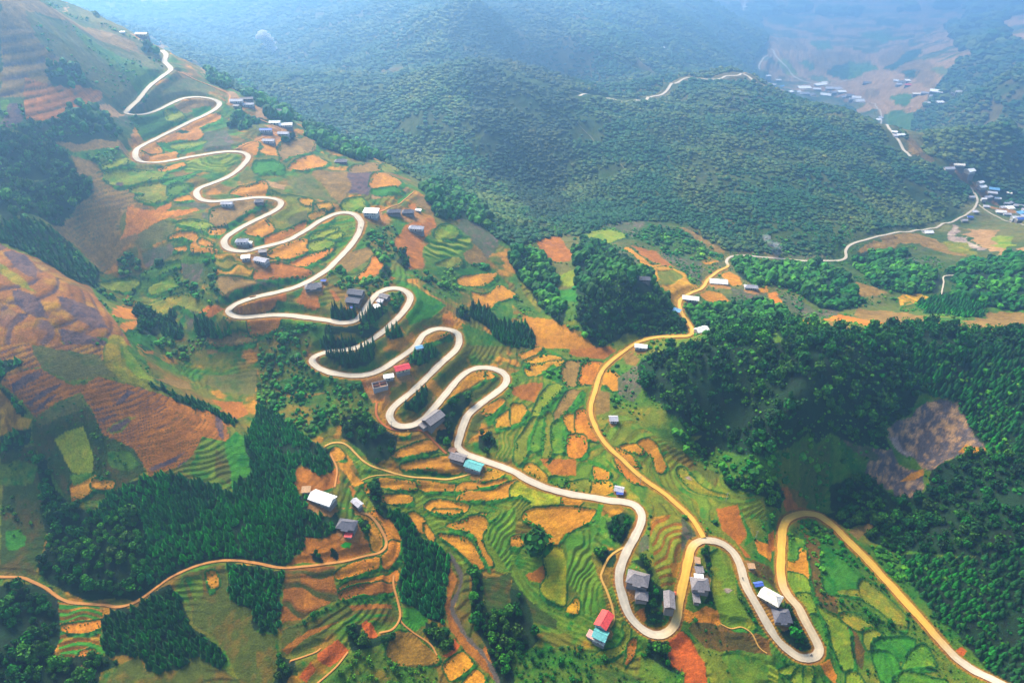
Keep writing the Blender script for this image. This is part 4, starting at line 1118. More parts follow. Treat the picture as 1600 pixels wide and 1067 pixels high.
        f = s - np.floor(s); b = np.floor(s)
        c1, c2 = code.split('/')
        ca = tint(c1, X[m], Y[m], D[m], seed); cb = tint(c2, X[m], Y[m], D[m], seed + 1)
        fm = f[m][:, None]; bid = b[m]
        # strips alternate in ripeness along their length
        seg = np.floor((math.cos(ang) * X[m] + math.sin(ang) * Y[m]) / 26 + _h(bid, bid * 0 + 3, seed) * 5)
        tone = (0.80 + 0.36 * _h(bid, seg, 5 + seed))[:, None]
        sw = (_h(bid, seg, 91 + seed) > .80)[:, None] * (.1 if thin else .55)
        ed = np.clip(((.24 if thin else .34) - fm) * 9, 0, 1) * .9 * (np.clip((fbm(X[m] / 7, Y[m] / 7, 87, 2)[:, None] - .30) * 6, 0, 1) if thin else 1)
        mixv = np.clip(ed + sw, 0, 1)
        cc = ca * tone * (1 - mixv) + cb * mixv
        line = np.clip(1 - np.abs(fm - .36) / .07, 0, 1) * (0 if thin else .45)
        cc = cc * (1 - line)
        C[wn][m] = cc
        r_ = 0.34
        saw = np.where(f < r_, -0.5 + f / r_, 0.5 - (f - r_) / (1 - r_))
        DZ[wn][m] = (saw * amp)[m]
for q_, (code, opt, k) in enumerate(ground):
    wp = wpts(k)[:, :2]
    if opt == 'f': wp = rounded(wp)
    paint(code, opt, wp, q_ % 23)

# grassy banks hold up the lower side of every bed
GRY, GRX = np.gradient(H0)
GRY = GRY / np.gradient(GY, axis=0); GRX = GRX / np.gradient(GX, axis=1)
for q_, (code, opt, k) in enumerate(ground):
    if opt != 'f': continue
    p = rounded(wpts(k)[:, :2]); wn = window(p, 8)
    if wn is None: continue
    X, Y = GX[wn], GY[wn]; kk = np.clip(DIST[wn] / 450, .8, 2.2)
    ctr = p.mean(0); gx_, gy_ = GRX[wn], GRY[wn]; gl = np.hypot(gx_, gy_) + 1e-6
    d = edge_dist(p, X + wf1[wn], Y + wf2[wn])
    out = ~FMASK[wn]
    # step up the slope by the bank's width: if that lands in the bed, this point lies on its bank
    st_ = (2.0 + 2.6 * fbm(X / 12, Y / 12, 93 + q_ % 9, 2)) * kk
    m = np.zeros(X.shape, bool)
    for fr in (.45, 1.0): m |= inside(p, X + gx_ / gl * st_ * fr, Y + gy_ / gl * st_ * fr)
    m &= out
    if not m.any(): continue
    g = np.clip((fbm(X[m] / 3.0, Y[m] / 3.0, 95, 3) - .36) * 4, 0, 1)[:, None]
    dark, lite = srgb(20, 74, 26) * KA, srgb(62, 138, 40) * KA
    C[wn][m] = (dark * (1 - g) + lite * g) * (.85 + .3 * (q_ % 5) / 4)
    DZ[wn][m] = np.maximum(DZ[wn][m], 0) + .15 + .5 * g[:, 0]

# faint bunds, furrows and footpaths follow the contours on bare soil
print("woods floor")
wood_masks = []
for kind, sp, k, tn_, tall_ in woods:
    poly = wpts(k)[:, :2]
    wn = window(np.clip(poly, -6000, 6000), 5)
    if wn is None: continue
    X, Y, D = GX[wn], GY[wn], DIST[wn]
    kk = np.clip(D / 450, .8, 3)
    m = inside(poly, X + wn1[wn] * 6 * kk, Y + wn2[wn] * 6 * kk)
    if kind == 'M': C[wn][m] = C[wn][m] * .3 + tint('M', X[m], Y[m], D[m], 3) * .5
    elif kind == 'S':
        C[wn][m] = C[wn][m] * .45 + tint('d', X[m], Y[m], D[m], 3) * .55
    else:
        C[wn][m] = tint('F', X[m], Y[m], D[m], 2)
    DZ[wn][m] *= .3

# stream bed
for (x, y) in sl:
    i, j = grid_uv(x, y); i = int(i); j = int(j)
    if not (4 < j < NJ - 5 and 4 < i < NI - 5): continue
    a = (slice(j - 4, j + 5), slice(i - 4, i + 5))
    d = np.hypot(GX[a] - x, GY[a] - y) + wf1[a] * 2
    m = d < 1.3; C[a][m] = srgb(108, 96, 84) * KA
    m = d < 2.2; DZ[a][m] = np.minimum(DZ[a][m], -0.7)

# trodden yards round the houses
for px, py, r_px in [(996, 912, 24), (1044, 943, 12), (943, 985, 16), (1092, 905, 24), (1202, 940, 24), (1220, 966, 20), (1173, 888, 12), (629, 585, 20), (594, 604, 26), (677, 660, 20), (490, 452, 20), (555, 468, 20), (597, 470, 16),
                     (590, 340, 22), (640, 336, 24), (651, 364, 14), (356, 322, 12), (382, 382, 16), (405, 408, 20), (380, 163, 24), (440, 203, 26), (420, 216, 20), (505, 788, 26), (545, 830, 24), (559, 793, 12), (720, 722, 20), (745, 736, 22),
                     (958, 660, 12), (967, 770, 12), (1001, 546, 16), (1122, 445, 22), (1078, 473, 18), (1095, 521, 16), (1173, 452, 16), (228, 63, 20), (1540, 305, 26), (1580, 330, 34), (1500, 270, 22), (1280, 140, 40), (1330, 152, 22)]:
    p = unproject([px], [py], H0)[0]; R_ = r_px * (p[1] * CP + (CAM_H - p[2]) * SP) / FPX
    q = np.array([(p[0] + math.cos(a_) * R_, p[1] + math.sin(a_) * R_) for a_ in np.linspace(0, 6.28, 13)[:-1]]); wn = window(q, 2)
    if wn is None: continue
    X, Y = GX[wn], GY[wn]
    m = np.hypot(X - p[0], Y - p[1]) < R_ * (.25 + 1.1 * fbm(X / (R_ * .45), Y / (R_ * .45), 99, 3))
    cc = tint('T', X[m], Y[m], DIST[wn][m], 3) * .45 + tint('q2', X[m], Y[m], DIST[wn][m], 6) * .55
    C[wn][m] = C[wn][m] * .15 + cc * .85

# road benches and dirt shoulders
t_ = np.clip(RD / 8.0, 0, 1); t_ = t_ * t_ * (3 - 2 * t_)
inr = RD < 1e8
Hn = H0 + DZ * np.clip((RD - 0.5) / 3, 0, 1)
cellm = np.maximum(CELL, 2 * halfw(GY) / (NI - 1))
t_ = np.clip((RD - cellm * 1.0) / 7.0, 0, 1); t_ = t_ * t_ * (3 - 2 * t_)
H = np.where(inr, (RZ - 0.32) * (1 - t_) + Hn * t_, Hn)
RDS2 = np.where(RDS < 1e8, RDS, 1e9)
mainm = inr & (DIST < 850) & (RDS2 < 2.6 * np.clip(DIST / 700, .8, 1.6) * (0.35 + fbm(GX / 8, GY / 8, 97, 3) * 1.1))
C[mainm] = (tint('q2', GX[mainm], GY[mainm], DIST[mainm], 3) * .55 + tint('y', GX[mainm], GY[mainm], DIST[mainm], 3) * .45) * .92
mainm = inr & ((RDS2 < 0.9) | (RD < .15)) & (DIST < 850)
C[mainm] = tint('h', GX[mainm], GY[mainm], DIST[mainm], 5) * 1.05


C *= (1 + (_h(np.arange(C.shape[1])[None, :] + np.zeros((C.shape[0], 1)), np.arange(C.shape[0])[:, None] + np.zeros((1, C.shape[1])), 5) - .5) * .34)[..., None]
# ------------------------------------------------------------------ materials
def new_mat(name, rough=0.9, spec=0.2):
    m = bpy.data.materials.new(name); m.use_nodes = True
    b = m.node_tree.nodes["Principled BSDF"]
    b.inputs["Roughness"].default_value = rough
    b.inputs["Specular IOR Level"].default_value = spec
    return m, m.node_tree, b
def tint_mat(name, scales, amount, bump=0.0, bump_scale=1.0, rough=0.95, spec=0.1):
    """the attribute 'tint' broken up by noise at several real-world sizes"""
    m, t, b = new_mat(name, rough, spec)
    at = t.nodes.new("ShaderNodeAttribute"); at.attribute_name = "tint"
    tc = t.nodes.new("ShaderNodeTexCoord")
    cur = at.outputs["Color"]
    for s, a in zip(scales, amount):
        nz = t.nodes.new("ShaderNodeTexNoise"); nz.inputs["Scale"].default_value = s; nz.inputs["Detail"].default_value = 4; nz.inputs["Roughness"].default_value = .65
        t.links.new(tc.outputs["Object"], nz.inputs["Vector"])
        mr = t.nodes.new("ShaderNodeMapRange"); mr.inputs[1].default_value = .25; mr.inputs[2].default_value = .75
        mr.inputs[3].default_value = 1 - a; mr.inputs[4].default_value = 1 + a
        t.links.new(nz.outputs["Fac"], mr.inputs[0])
        mx = t.nodes.new("ShaderNodeVectorMath"); mx.operation = 'SCALE'
        t.links.new(cur, mx.inputs[0]); t.links.new(mr.outputs[0], mx.inputs["Scale"])
        cur = mx.outputs[0]
    t.links.new(cur, b.inputs["Base Color"])
    if bump:
        nz = t.nodes.new("ShaderNodeTexNoise"); nz.inputs["Scale"].default_value = bump_scale; nz.inputs["Detail"].default_value = 6
        t.links.new(tc.outputs["Object"], nz.inputs["Vector"])
        bp = t.nodes.new("ShaderNodeBump"); bp.inputs["Strength"].default_value = bump; bp.inputs["Distance"].default_value = 1.0
        t.links.new(nz.outputs["Fac"], bp.inputs["Height"]); t.links.new(bp.outputs[0], b.inputs["Normal"])
    return m
M_ground = tint_mat("ground_cover", (1.1, .28, .07), (.34, .18, .12), .5, .9)
M_road = tint_mat("concrete_road", (2.2, .5, .12), (.10, .12, .10), .1, 2, .85, .2)

# small relief of clods, tufts and bushes on the sheet
_a = np.interp(GY, [150, 500, 900, 2000], [.35, .6, 1.6, 4.0]) * np.clip((RD - .3) / 3, 0, 1)
bumpz = ((fbm(GX / 3.2, GY / 3.2, 101, 2) - .5) * .8 + (fbm(GX / 9, GY / 9, 103, 2) - .5)) * _a
H = H + bumpz * np.where(DZ == 0, 1, .35)
idx = np.arange(NI * NJ).reshape(NJ, NI)
F = np.stack([idx[:-1, :-1], idx[:-1, 1:], idx[1:, 1:], idx[1:, :-1]], -1).reshape(-1, 4)
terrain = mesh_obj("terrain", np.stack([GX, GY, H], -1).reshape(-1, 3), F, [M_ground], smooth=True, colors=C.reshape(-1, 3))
terrain['kind'] = 'structure'
terrain['label'] = "terraced hillsides, fields and mountain slopes of the valley"
del F

def ribbon(name, ln, z, wd, cin, cedge, lift=0.12, wob=0.22):
    """a slab with a skirt: cross-section of 8 points"""
    d = np.gradient(ln, axis=0); d /= np.maximum(np.hypot(d[:, 0], d[:, 1]), 1e-6)[:, None]
    nrm = np.c_[-d[:, 1], d[:, 0]]
    dist = np.sqrt((ln ** 2).sum(1) + (CAM_H - z) ** 2)
    lf = lift + dist / 9000
    s = np.arange(len(ln))
    wl = wd / 2 * (1 + wob * (fbm(s / 7.0, s * 0 + 1, 3, 3) - .5) * 2); wr = wd / 2 * (1 + wob * (fbm(s / 7.0, s * 0 + 9, 4, 3) - .5) * 2)
    offs = [(-1, -.9), (-1, 0), (-.86, .03), (-.5, .045), (0, .055), (.5, .045), (.86, .03), (1, 0), (1, -.9)]
    V = []
    for o_, dz in offs:
        wv = np.where(o_ < 0, wl, wr)
        V.append(np.c_[ln + nrm * (o_ * wv)[:, None], z + lf + dz])
    V = np.stack(V, 1)
    n_ = len(ln); ix = np.arange(n_ * 9).reshape(n_, 9)
    Fc = np.stack([ix[:-1, :-1], ix[:-1, 1:], ix[1:, 1:], ix[1:, :-1]], -1).reshape(-1, 4)[:, ::-1]
    ce = np.asarray(cedge); ci = np.asarray(cin)
    if ci.ndim == 1: ci = np.repeat(ci[None], n_, 0)
    if ce.ndim == 1: ce = np.repeat(ce[None], n_, 0)
    st_ = (.86 + .28 * fbm(s / 7.0, s * 0 + 3, 9, 3))[:, None]
    cols = np.stack([ce * .6, ce, ci * .96 * st_, ci * .88, ci * 1.04 * st_, ci * .88, ci * .96, ce, ce * .6], 1)
    o = mesh_obj(name, V.reshape(-1, 3), Fc, [M_road], smooth=False, colors=cols.reshape(-1, 3))
    return o
CREAM = srgb(238, 220, 192) * .37; YELL = vivid(srgb(236, 188, 92) * .42, 1.1); TAN = srgb(190, 158, 118) * .4; TANY = srgb(214, 140, 50) * .4
for name, wd, ln, z in road_lines:
    n_ = len(ln)
    if name == 'main':
        # the surface turns to ochre clay on the lower hairpins
        px = 800 + FPX * ln[:, 0] / (ln[:, 1] * CP + (CAM_H - z) * SP)
        L = np.arange(n_)
        def at(px_, py_):
            p = unproject([px_], [py_], H0)[0]; return int(np.argmin(np.hypot(ln[:, 0] - p[0], ln[:, 1] - p[1])))
        a, b = at(1052, 980), at(1088, 849); c, d_ = at(1225, 918), at(1480, 1014); e_, f_ = at(1236, 935), at(1276, 1000)
        wgt = np.zeros(n_)
        wgt[a:b] = 1; wgt[c:d_] = 1; wgt[b:c] = .12; wgt[:a] = 0
        wgt[min(f_, e_):max(f_, e_)] = .35
        wgt = smooth1(wgt, 41)[:, None]
        cin = CREAM * (1 - wgt) + YELL * wgt; ce = TAN * (1 - wgt) + TANY * wgt
        lbl = "pale concrete mountain road winding down in hairpin bends"
    elif name == 'valley':
        pt = unproject([1136], [414], H0)[0]; ke = int(np.argmin(np.hypot(ln[:, 0] - pt[0], ln[:, 1] - pt[1]))); wgt = (np.arange(n_) < ke).astype(float); wgt = smooth1(wgt, 15)[:, None]; far_ = np.clip((ln[:, 1] - 700) / 100, 0, 1)[:, None]
        cin = CREAM * .9 * (1 - wgt) + YELL * wgt; ce = (TAN * (1 - far_) + CREAM * .75 * far_) * (1 - wgt) + TANY * wgt
        lbl = "ochre dirt road running up the valley and on to the far village"
    else:
        cin = CREAM; ce = CREAM * .8; lbl = "narrow pale road on the distant slopes"
    o = ribbon("road", ln, z, wd, cin, ce)
    o['kind'] = 'structure'; o['label'] = lbl
PC_ = {'O': srgb(222, 150, 70) * .66, 'Y': srgb(232, 176, 82) * .7, 'R': srgb(214, 116, 40) * .66, 'T': srgb(200, 180, 150) * .6, 'W': srgb(220, 210, 190) * .7}
PC = {k: v * .62 for k, v in PC_.items()}
for wd, c_, ln, z in path_lines:
    o = ribbon("path", ln, z, wd, PC[c_], PC[c_] * .75, lift=.1, wob=.3); o['kind'] = 'structure'; o['label'] = "narrow earth footpath between the fields"
# ------------------------------------------------------------------ houses
def srgb_t(r, g, b, k=.62): return tuple(float(v) for v in srgb(r, g, b) * k)
ROOFC = {'grey': (134, 126, 126), 'dark': (104, 102, 110), 'lgrey': (176, 172, 178), 'white': (244, 240, 236), 'red': (222, 40, 56), 'coral': (226, 76, 70), 'teal': (92, 172, 168),
         'pink': (216, 160, 150), 'blue': (70, 100, 190), 'sky': (110, 170, 215), 'tan': (180, 140, 100), 'cream': (232, 220, 200), 'orange': (220, 100, 50), 'brown': (140, 100, 76)}
_mats = {}
def roof_mat(c):
    if c in _mats: return _mats[c]
    m, t, b = new_mat("roof_" + c, .55 if c in ('white', 'red', 'coral', 'teal', 'blue', 'sky') else .85, .3)
    tc = t.nodes.new("ShaderNodeTexCoord")
    nz = t.nodes.new("ShaderNodeTexNoise"); nz.inputs["Scale"].default_value = .9; nz.inputs["Detail"].default_value = 5
    t.links.new(tc.outputs["Object"], nz.inputs["Vector"])
    cr_ = t.nodes.new("ShaderNodeValToRGB")
    a = srgb(*ROOFC[c]) * (.72 if c in ('white', 'cream', 'lgrey') else .66)
    cr_.color_ramp.elements[0].position = .3; cr_.color_ramp.elements[0].color = (*(a * .62), 1)
    cr_.color_ramp.elements[1].position = .68; cr_.color_ramp.elements[1].color = (*np.minimum(a * 1.1, .85), 1)
    t.links.new(nz.outputs["Fac"], cr_.inputs[0]); t.links.new(cr_.outputs[0], b.inputs["Base Color"])
    wv = t.nodes.new("ShaderNodeTexWave"); wv.inputs["Scale"].default_value = 1.6; wv.bands_direction = 'X'
    t.links.new(tc.outputs["Object"], wv.inputs["Vector"])
    bp = t.nodes.new("ShaderNodeBump"); bp.inputs["Strength"].default_value = .6; bp.inputs["Distance"].default_value = .08
    t.links.new(wv.outputs["Fac"], bp.inputs["Height"]); t.links.new(bp.outputs[0], b.inputs["Normal"])
    _mats[c] = m; return m
def plain_mat(name, rgb, noise=.2, k=.7, scale=1.5, rough=.85):
    if name in _mats: return _mats[name]
    m, t, b = new_mat(name, rough, .25)
    tc = t.nodes.new("ShaderNodeTexCoord")
    nz = t.nodes.new("ShaderNodeTexNoise"); nz.inputs["Scale"].default_value = scale; nz.inputs["Detail"].default_value = 4
    t.links.new(tc.outputs["Object"], nz.inputs["Vector"])
    cr_ = t.nodes.new("ShaderNodeValToRGB"); a = srgb(*rgb) * k * .66
    cr_.color_ramp.elements[0].position = .3; cr_.color_ramp.elements[0].color = (*(a * (1 - noise)), 1)
    cr_.color_ramp.elements[1].position = .7; cr_.color_ramp.elements[1].color = (*np.minimum(a * (1 + noise), .9), 1)
    t.links.new(nz.outputs["Fac"], cr_.inputs[0]); t.links.new(cr_.outputs[0], b.inputs["Base Color"])
    _mats[name] = m; return m
M_wallw = plain_mat("lime_washed_wall", (232, 226, 214)); M_wallb = plain_mat("timber_wall", (120, 92, 70)); M_wally = plain_mat("cream_wall", (226, 206, 160))
M_wallc = plain_mat("block_wall", (178, 168, 164)); M_glass = plain_mat("dark_glass", (38, 46, 58), .1, .6, 1, .25); M_wood = plain_mat("old_timber", (96, 66, 44)); M_base = plain_mat("stone_base", (150, 138, 128))

def boxv(x0, x1, y0, y1, z0, z1):
    v = [(x0, y0, z0), (x1, y0, z0), (x1, y1, z0), (x0, y1, z0), (x0, y0, z1), (x1, y0, z1), (x1, y1, z1), (x0, y1, z1)]
    f = [(0, 3, 2, 1), (4, 5, 6, 7), (0, 1, 5, 4), (1, 2, 6, 5), (2, 3, 7, 6), (3, 0, 4, 7)]
    return v, f
def pyobj(name, parts, mat, parent=None):
    V, F_ = [], []
    for v, f in parts:
        b = len(V); V += list(v); F_ += [tuple(i + b for i in q) for q in f]
    me = bpy.data.meshes.new(name); me.from_pydata(V, [], F_); me.update(); me.materials.append(mat)
    o = bpy.data.objects.new(name, me); col.objects.link(o)
    if parent: o.parent = parent
    return o
def roof_v(L, W, z, h, style, ov=.55, th=.14):
    """L along x. hip: short ridge, gable: full ridge, shed: one slope"""
    a, b = L / 2 + ov, W / 2 + ov
    parts = []
    if style == 'shed':
        v = [(-a, -b, z), (a, -b, z), (a, b, z + h * .6), (-a, b, z + h * .6), (-a, -b, z + th), (a, -b, z + th), (a, b, z + h * .6 + th), (-a, b, z + h * .6 + th)]
        return [(v, [(0, 3, 2, 1), (4, 5, 6, 7), (0, 1, 5, 4), (1, 2, 6, 5), (2, 3, 7, 6), (3, 0, 4, 7)])]
    r = a if style == 'gable' else max(a - b * .8, a * .25)
    for dz in (0, th):
        pass
    v = [(-a, -b, z), (a, -b, z), (a, b, z), (-a, b, z), (-r, 0, z + h), (r, 0, z + h)]
    v += [(p[0], p[1], p[2] + th) for p in v]
    f = [(0, 4, 5, 1)[::-1], (3, 2, 5, 4)[::-1], (6, 7, 11, 10), (8, 9, 10, 11), (0, 1, 7, 6), (2, 3, 9, 8)]
    f = [(1, 5, 4, 0), (3, 4, 5, 2), (6, 7, 11, 10), (8, 9, 10, 11), (0, 1, 7, 6), (1, 2, 8, 7), (2, 3, 9, 8), (3, 0, 6, 9)]
    if style == 'gable': f += [(0, 4, 10, 6), (4, 3, 9, 10), (1, 7, 11, 5), (5, 11, 8, 2)]
    else: f += [(0, 4, 3), (1, 2, 5), (9, 10, 6), (7, 11, 8)]
    parts.append((v, f))
    # ridge cap
    parts.append(boxv(-r - .1, r + .1, -.16, .16, z + h + th - .06, z + h + th + .12))
    return parts
HOUSES = []      # world xy, radius: kept free of trees
def ground_at(px, py):
    return unproject([px], [py], H)[0]
def zc_of(p): return p[1] * CP + (CAM_H - p[2]) * SP
def house(px, py, wpx, dpx, yaw, roof, style, label, wall=None, floors=1, tiny=False, group=None, name='house', ext=None):
    p = ground_at(px, py + 2)
    s = zc_of(p) / FPX
    L, W = wpx * s, dpx * s
    hw = ((2.0 if roof in ('grey', 'dark') else 2.4) if floors == 1 else 5.6) * (1 if L > 6 else .75)
    if style == 'tarp': hw = 1.6
    e = bpy.data.objects.new(name, None); col.objects.link(e)
    a = math.radians(yaw)
    cz_ = [float(samp(H, np.array([p[0] + math.cos(a) * dx * L / 2 - math.sin(a) * dy * W / 2]), np.array([p[1] + math.sin(a) * dx * L / 2 + math.cos(a) * dy * W / 2]))[0]) for dx in (-1, 0, 1) for dy in (-1, 0, 1)]
    z = sum(cz_) / 9 + .25; deep = z - min(cz_) + .6
    up = max(0, max(cz_) - z - 1.2); z += up; deep += up
    e.location = (p[0], p[1], z); e.rotation_euler = (0, 0, a)
    e['label'] = label; e['category'] = 'house' if name == 'house' else name.replace('_', ' ')
    if group: e['group'] = group
    HOUSES.append((p[0], p[1], max(L, W) * .62))
    l, w_ = L / 2 - .3, W / 2 - .3
    wm = wall or (M_wallb if roof in ('grey', 'dark') and floors == 1 else M_wallw)
    h = (.26 if style == 'shed' else .36) * W if style != 'gable' else .26 * W
    if style == 'tarp':
        for sx in (-1, 1):
            for sy in (-1, 1): pyobj('post', [boxv(sx * l - .08, sx * l + .08, sy * w_ - .08, sy * w_ + .08, -deep, hw + .05)], M_wood, e)
        pyobj('canopy', roof_v(L, W, hw, W * .22, 'gable', .2, .05), roof_mat(roof), e)
        return e
    if style == 'open':     # unfinished masonry, no roof
        pr = [boxv(-l, l, -w_, -w_ + .3, -deep, hw), boxv(-l, l, w_ - .3, w_, -deep, hw), boxv(-l, -l + .3, -w_ + .3, w_ - .3, -deep, hw), boxv(l - .3, l, -w_ + .3, w_ - .3, -deep, hw)]
        pyobj('wall', pr, M_wallc, e)
        pyobj('partition', [boxv(-.15, .15, -w_ + .3, w_ - .3, -deep, hw - .2), boxv(-l + .3, -.15, -.1, .1, -deep, hw - .2), boxv(.15, l - .3, w_ * .3, w_ * .3 + .2, -deep, hw - .2)], plain_mat("brick_wall", (190, 120, 90)), e)
        pyobj('floor_slab', [boxv(-l + .3, l - .3, -w_ + .3, w_ - .3, -deep, .1)], plain_mat("earth_floor", (190, 140, 100)), e)
        return e
    walls = [boxv(-l, l, -w_, w_, -.02, hw + .02)]
    if style == 'gable':
        g = (h + 0) * (W / 2 - .3) / (W / 2 + .55)
        for sx in (-1, 1):
            x = sx * (l - .02)
            walls.append(([(x, -w_, hw), (x, w_, hw), (x, 0, hw + g), (x - sx * .2, -w_, hw), (x - sx * .2, w_, hw), (x - sx * .2, 0, hw + g)],
                          [(0, 1, 2) if sx > 0 else (0, 2, 1), (3, 5, 4) if sx > 0 else (3, 4, 5), (0, 2, 5, 3), (2, 1, 4, 5)]))
    pyobj('wall', walls, wm, e)
    pyobj('foundation', [boxv(-l - .12, l + .12, -w_ - .12, w_ + .12, -deep, .0)], M_base, e)
    pyobj('roof', roof_v(L, W, hw, h, style), roof_mat(roof), e)
    if tiny: return e
    fy = -w_ - .03
    pyobj('door', [boxv(-.55, .55, fy - .03, -w_ + .05, .02, min(2.1, hw - .1))], M_wood, e)
    for fl in range(floors):
        for wx in ((-.55, .55) if L < 12 else (-.68, -.36, .36, .68)):
            x = wx * l
            fr = pyobj('window', [boxv(x - .62, x + .62, fy - .04, -w_ + .05, .75 + fl * 2.9, 1.75 + fl * 2.9)], M_wood if wm is M_wallb else M_base, e)
            pyobj('pane', [boxv(x - .5, x + .5, fy - .06, fy - .02, .85 + fl * 2.9, 1.65 + fl * 2.9)], M_glass, fr)
    if floors == 2:
        pyobj('balcony', [boxv(-l, l, fy - 1.1, fy, 2.75, 2.9), boxv(-l, l, fy - 1.1, fy - 1.02, 2.9, 3.7)], M_wallw, e)
    if ext:   # gablet or lean-to over the front
        pyobj('porch_roof', [([(-L * .2, -W / 2 - 1.5, hw - .5), (L * .2, -W / 2 - 1.5, hw - .5), (L * .2, -W / 2 + .9, hw + .55), (-L * .2, -W / 2 + .9, hw + .55),
                               (-L * .2, -W / 2 - 1.5, hw - .38), (L * .2, -W / 2 - 1.5, hw - .38), (L * .2, -W / 2 + .9, hw + .67), (-L * .2, -W / 2 + .9, hw + .67)],
                              [(0, 3, 2, 1), (4, 5, 6, 7), (0, 1, 5, 4), (1, 2, 6, 5), (2, 3, 7, 6), (3, 0, 4, 7)])], roof_mat(roof), e)
    return e
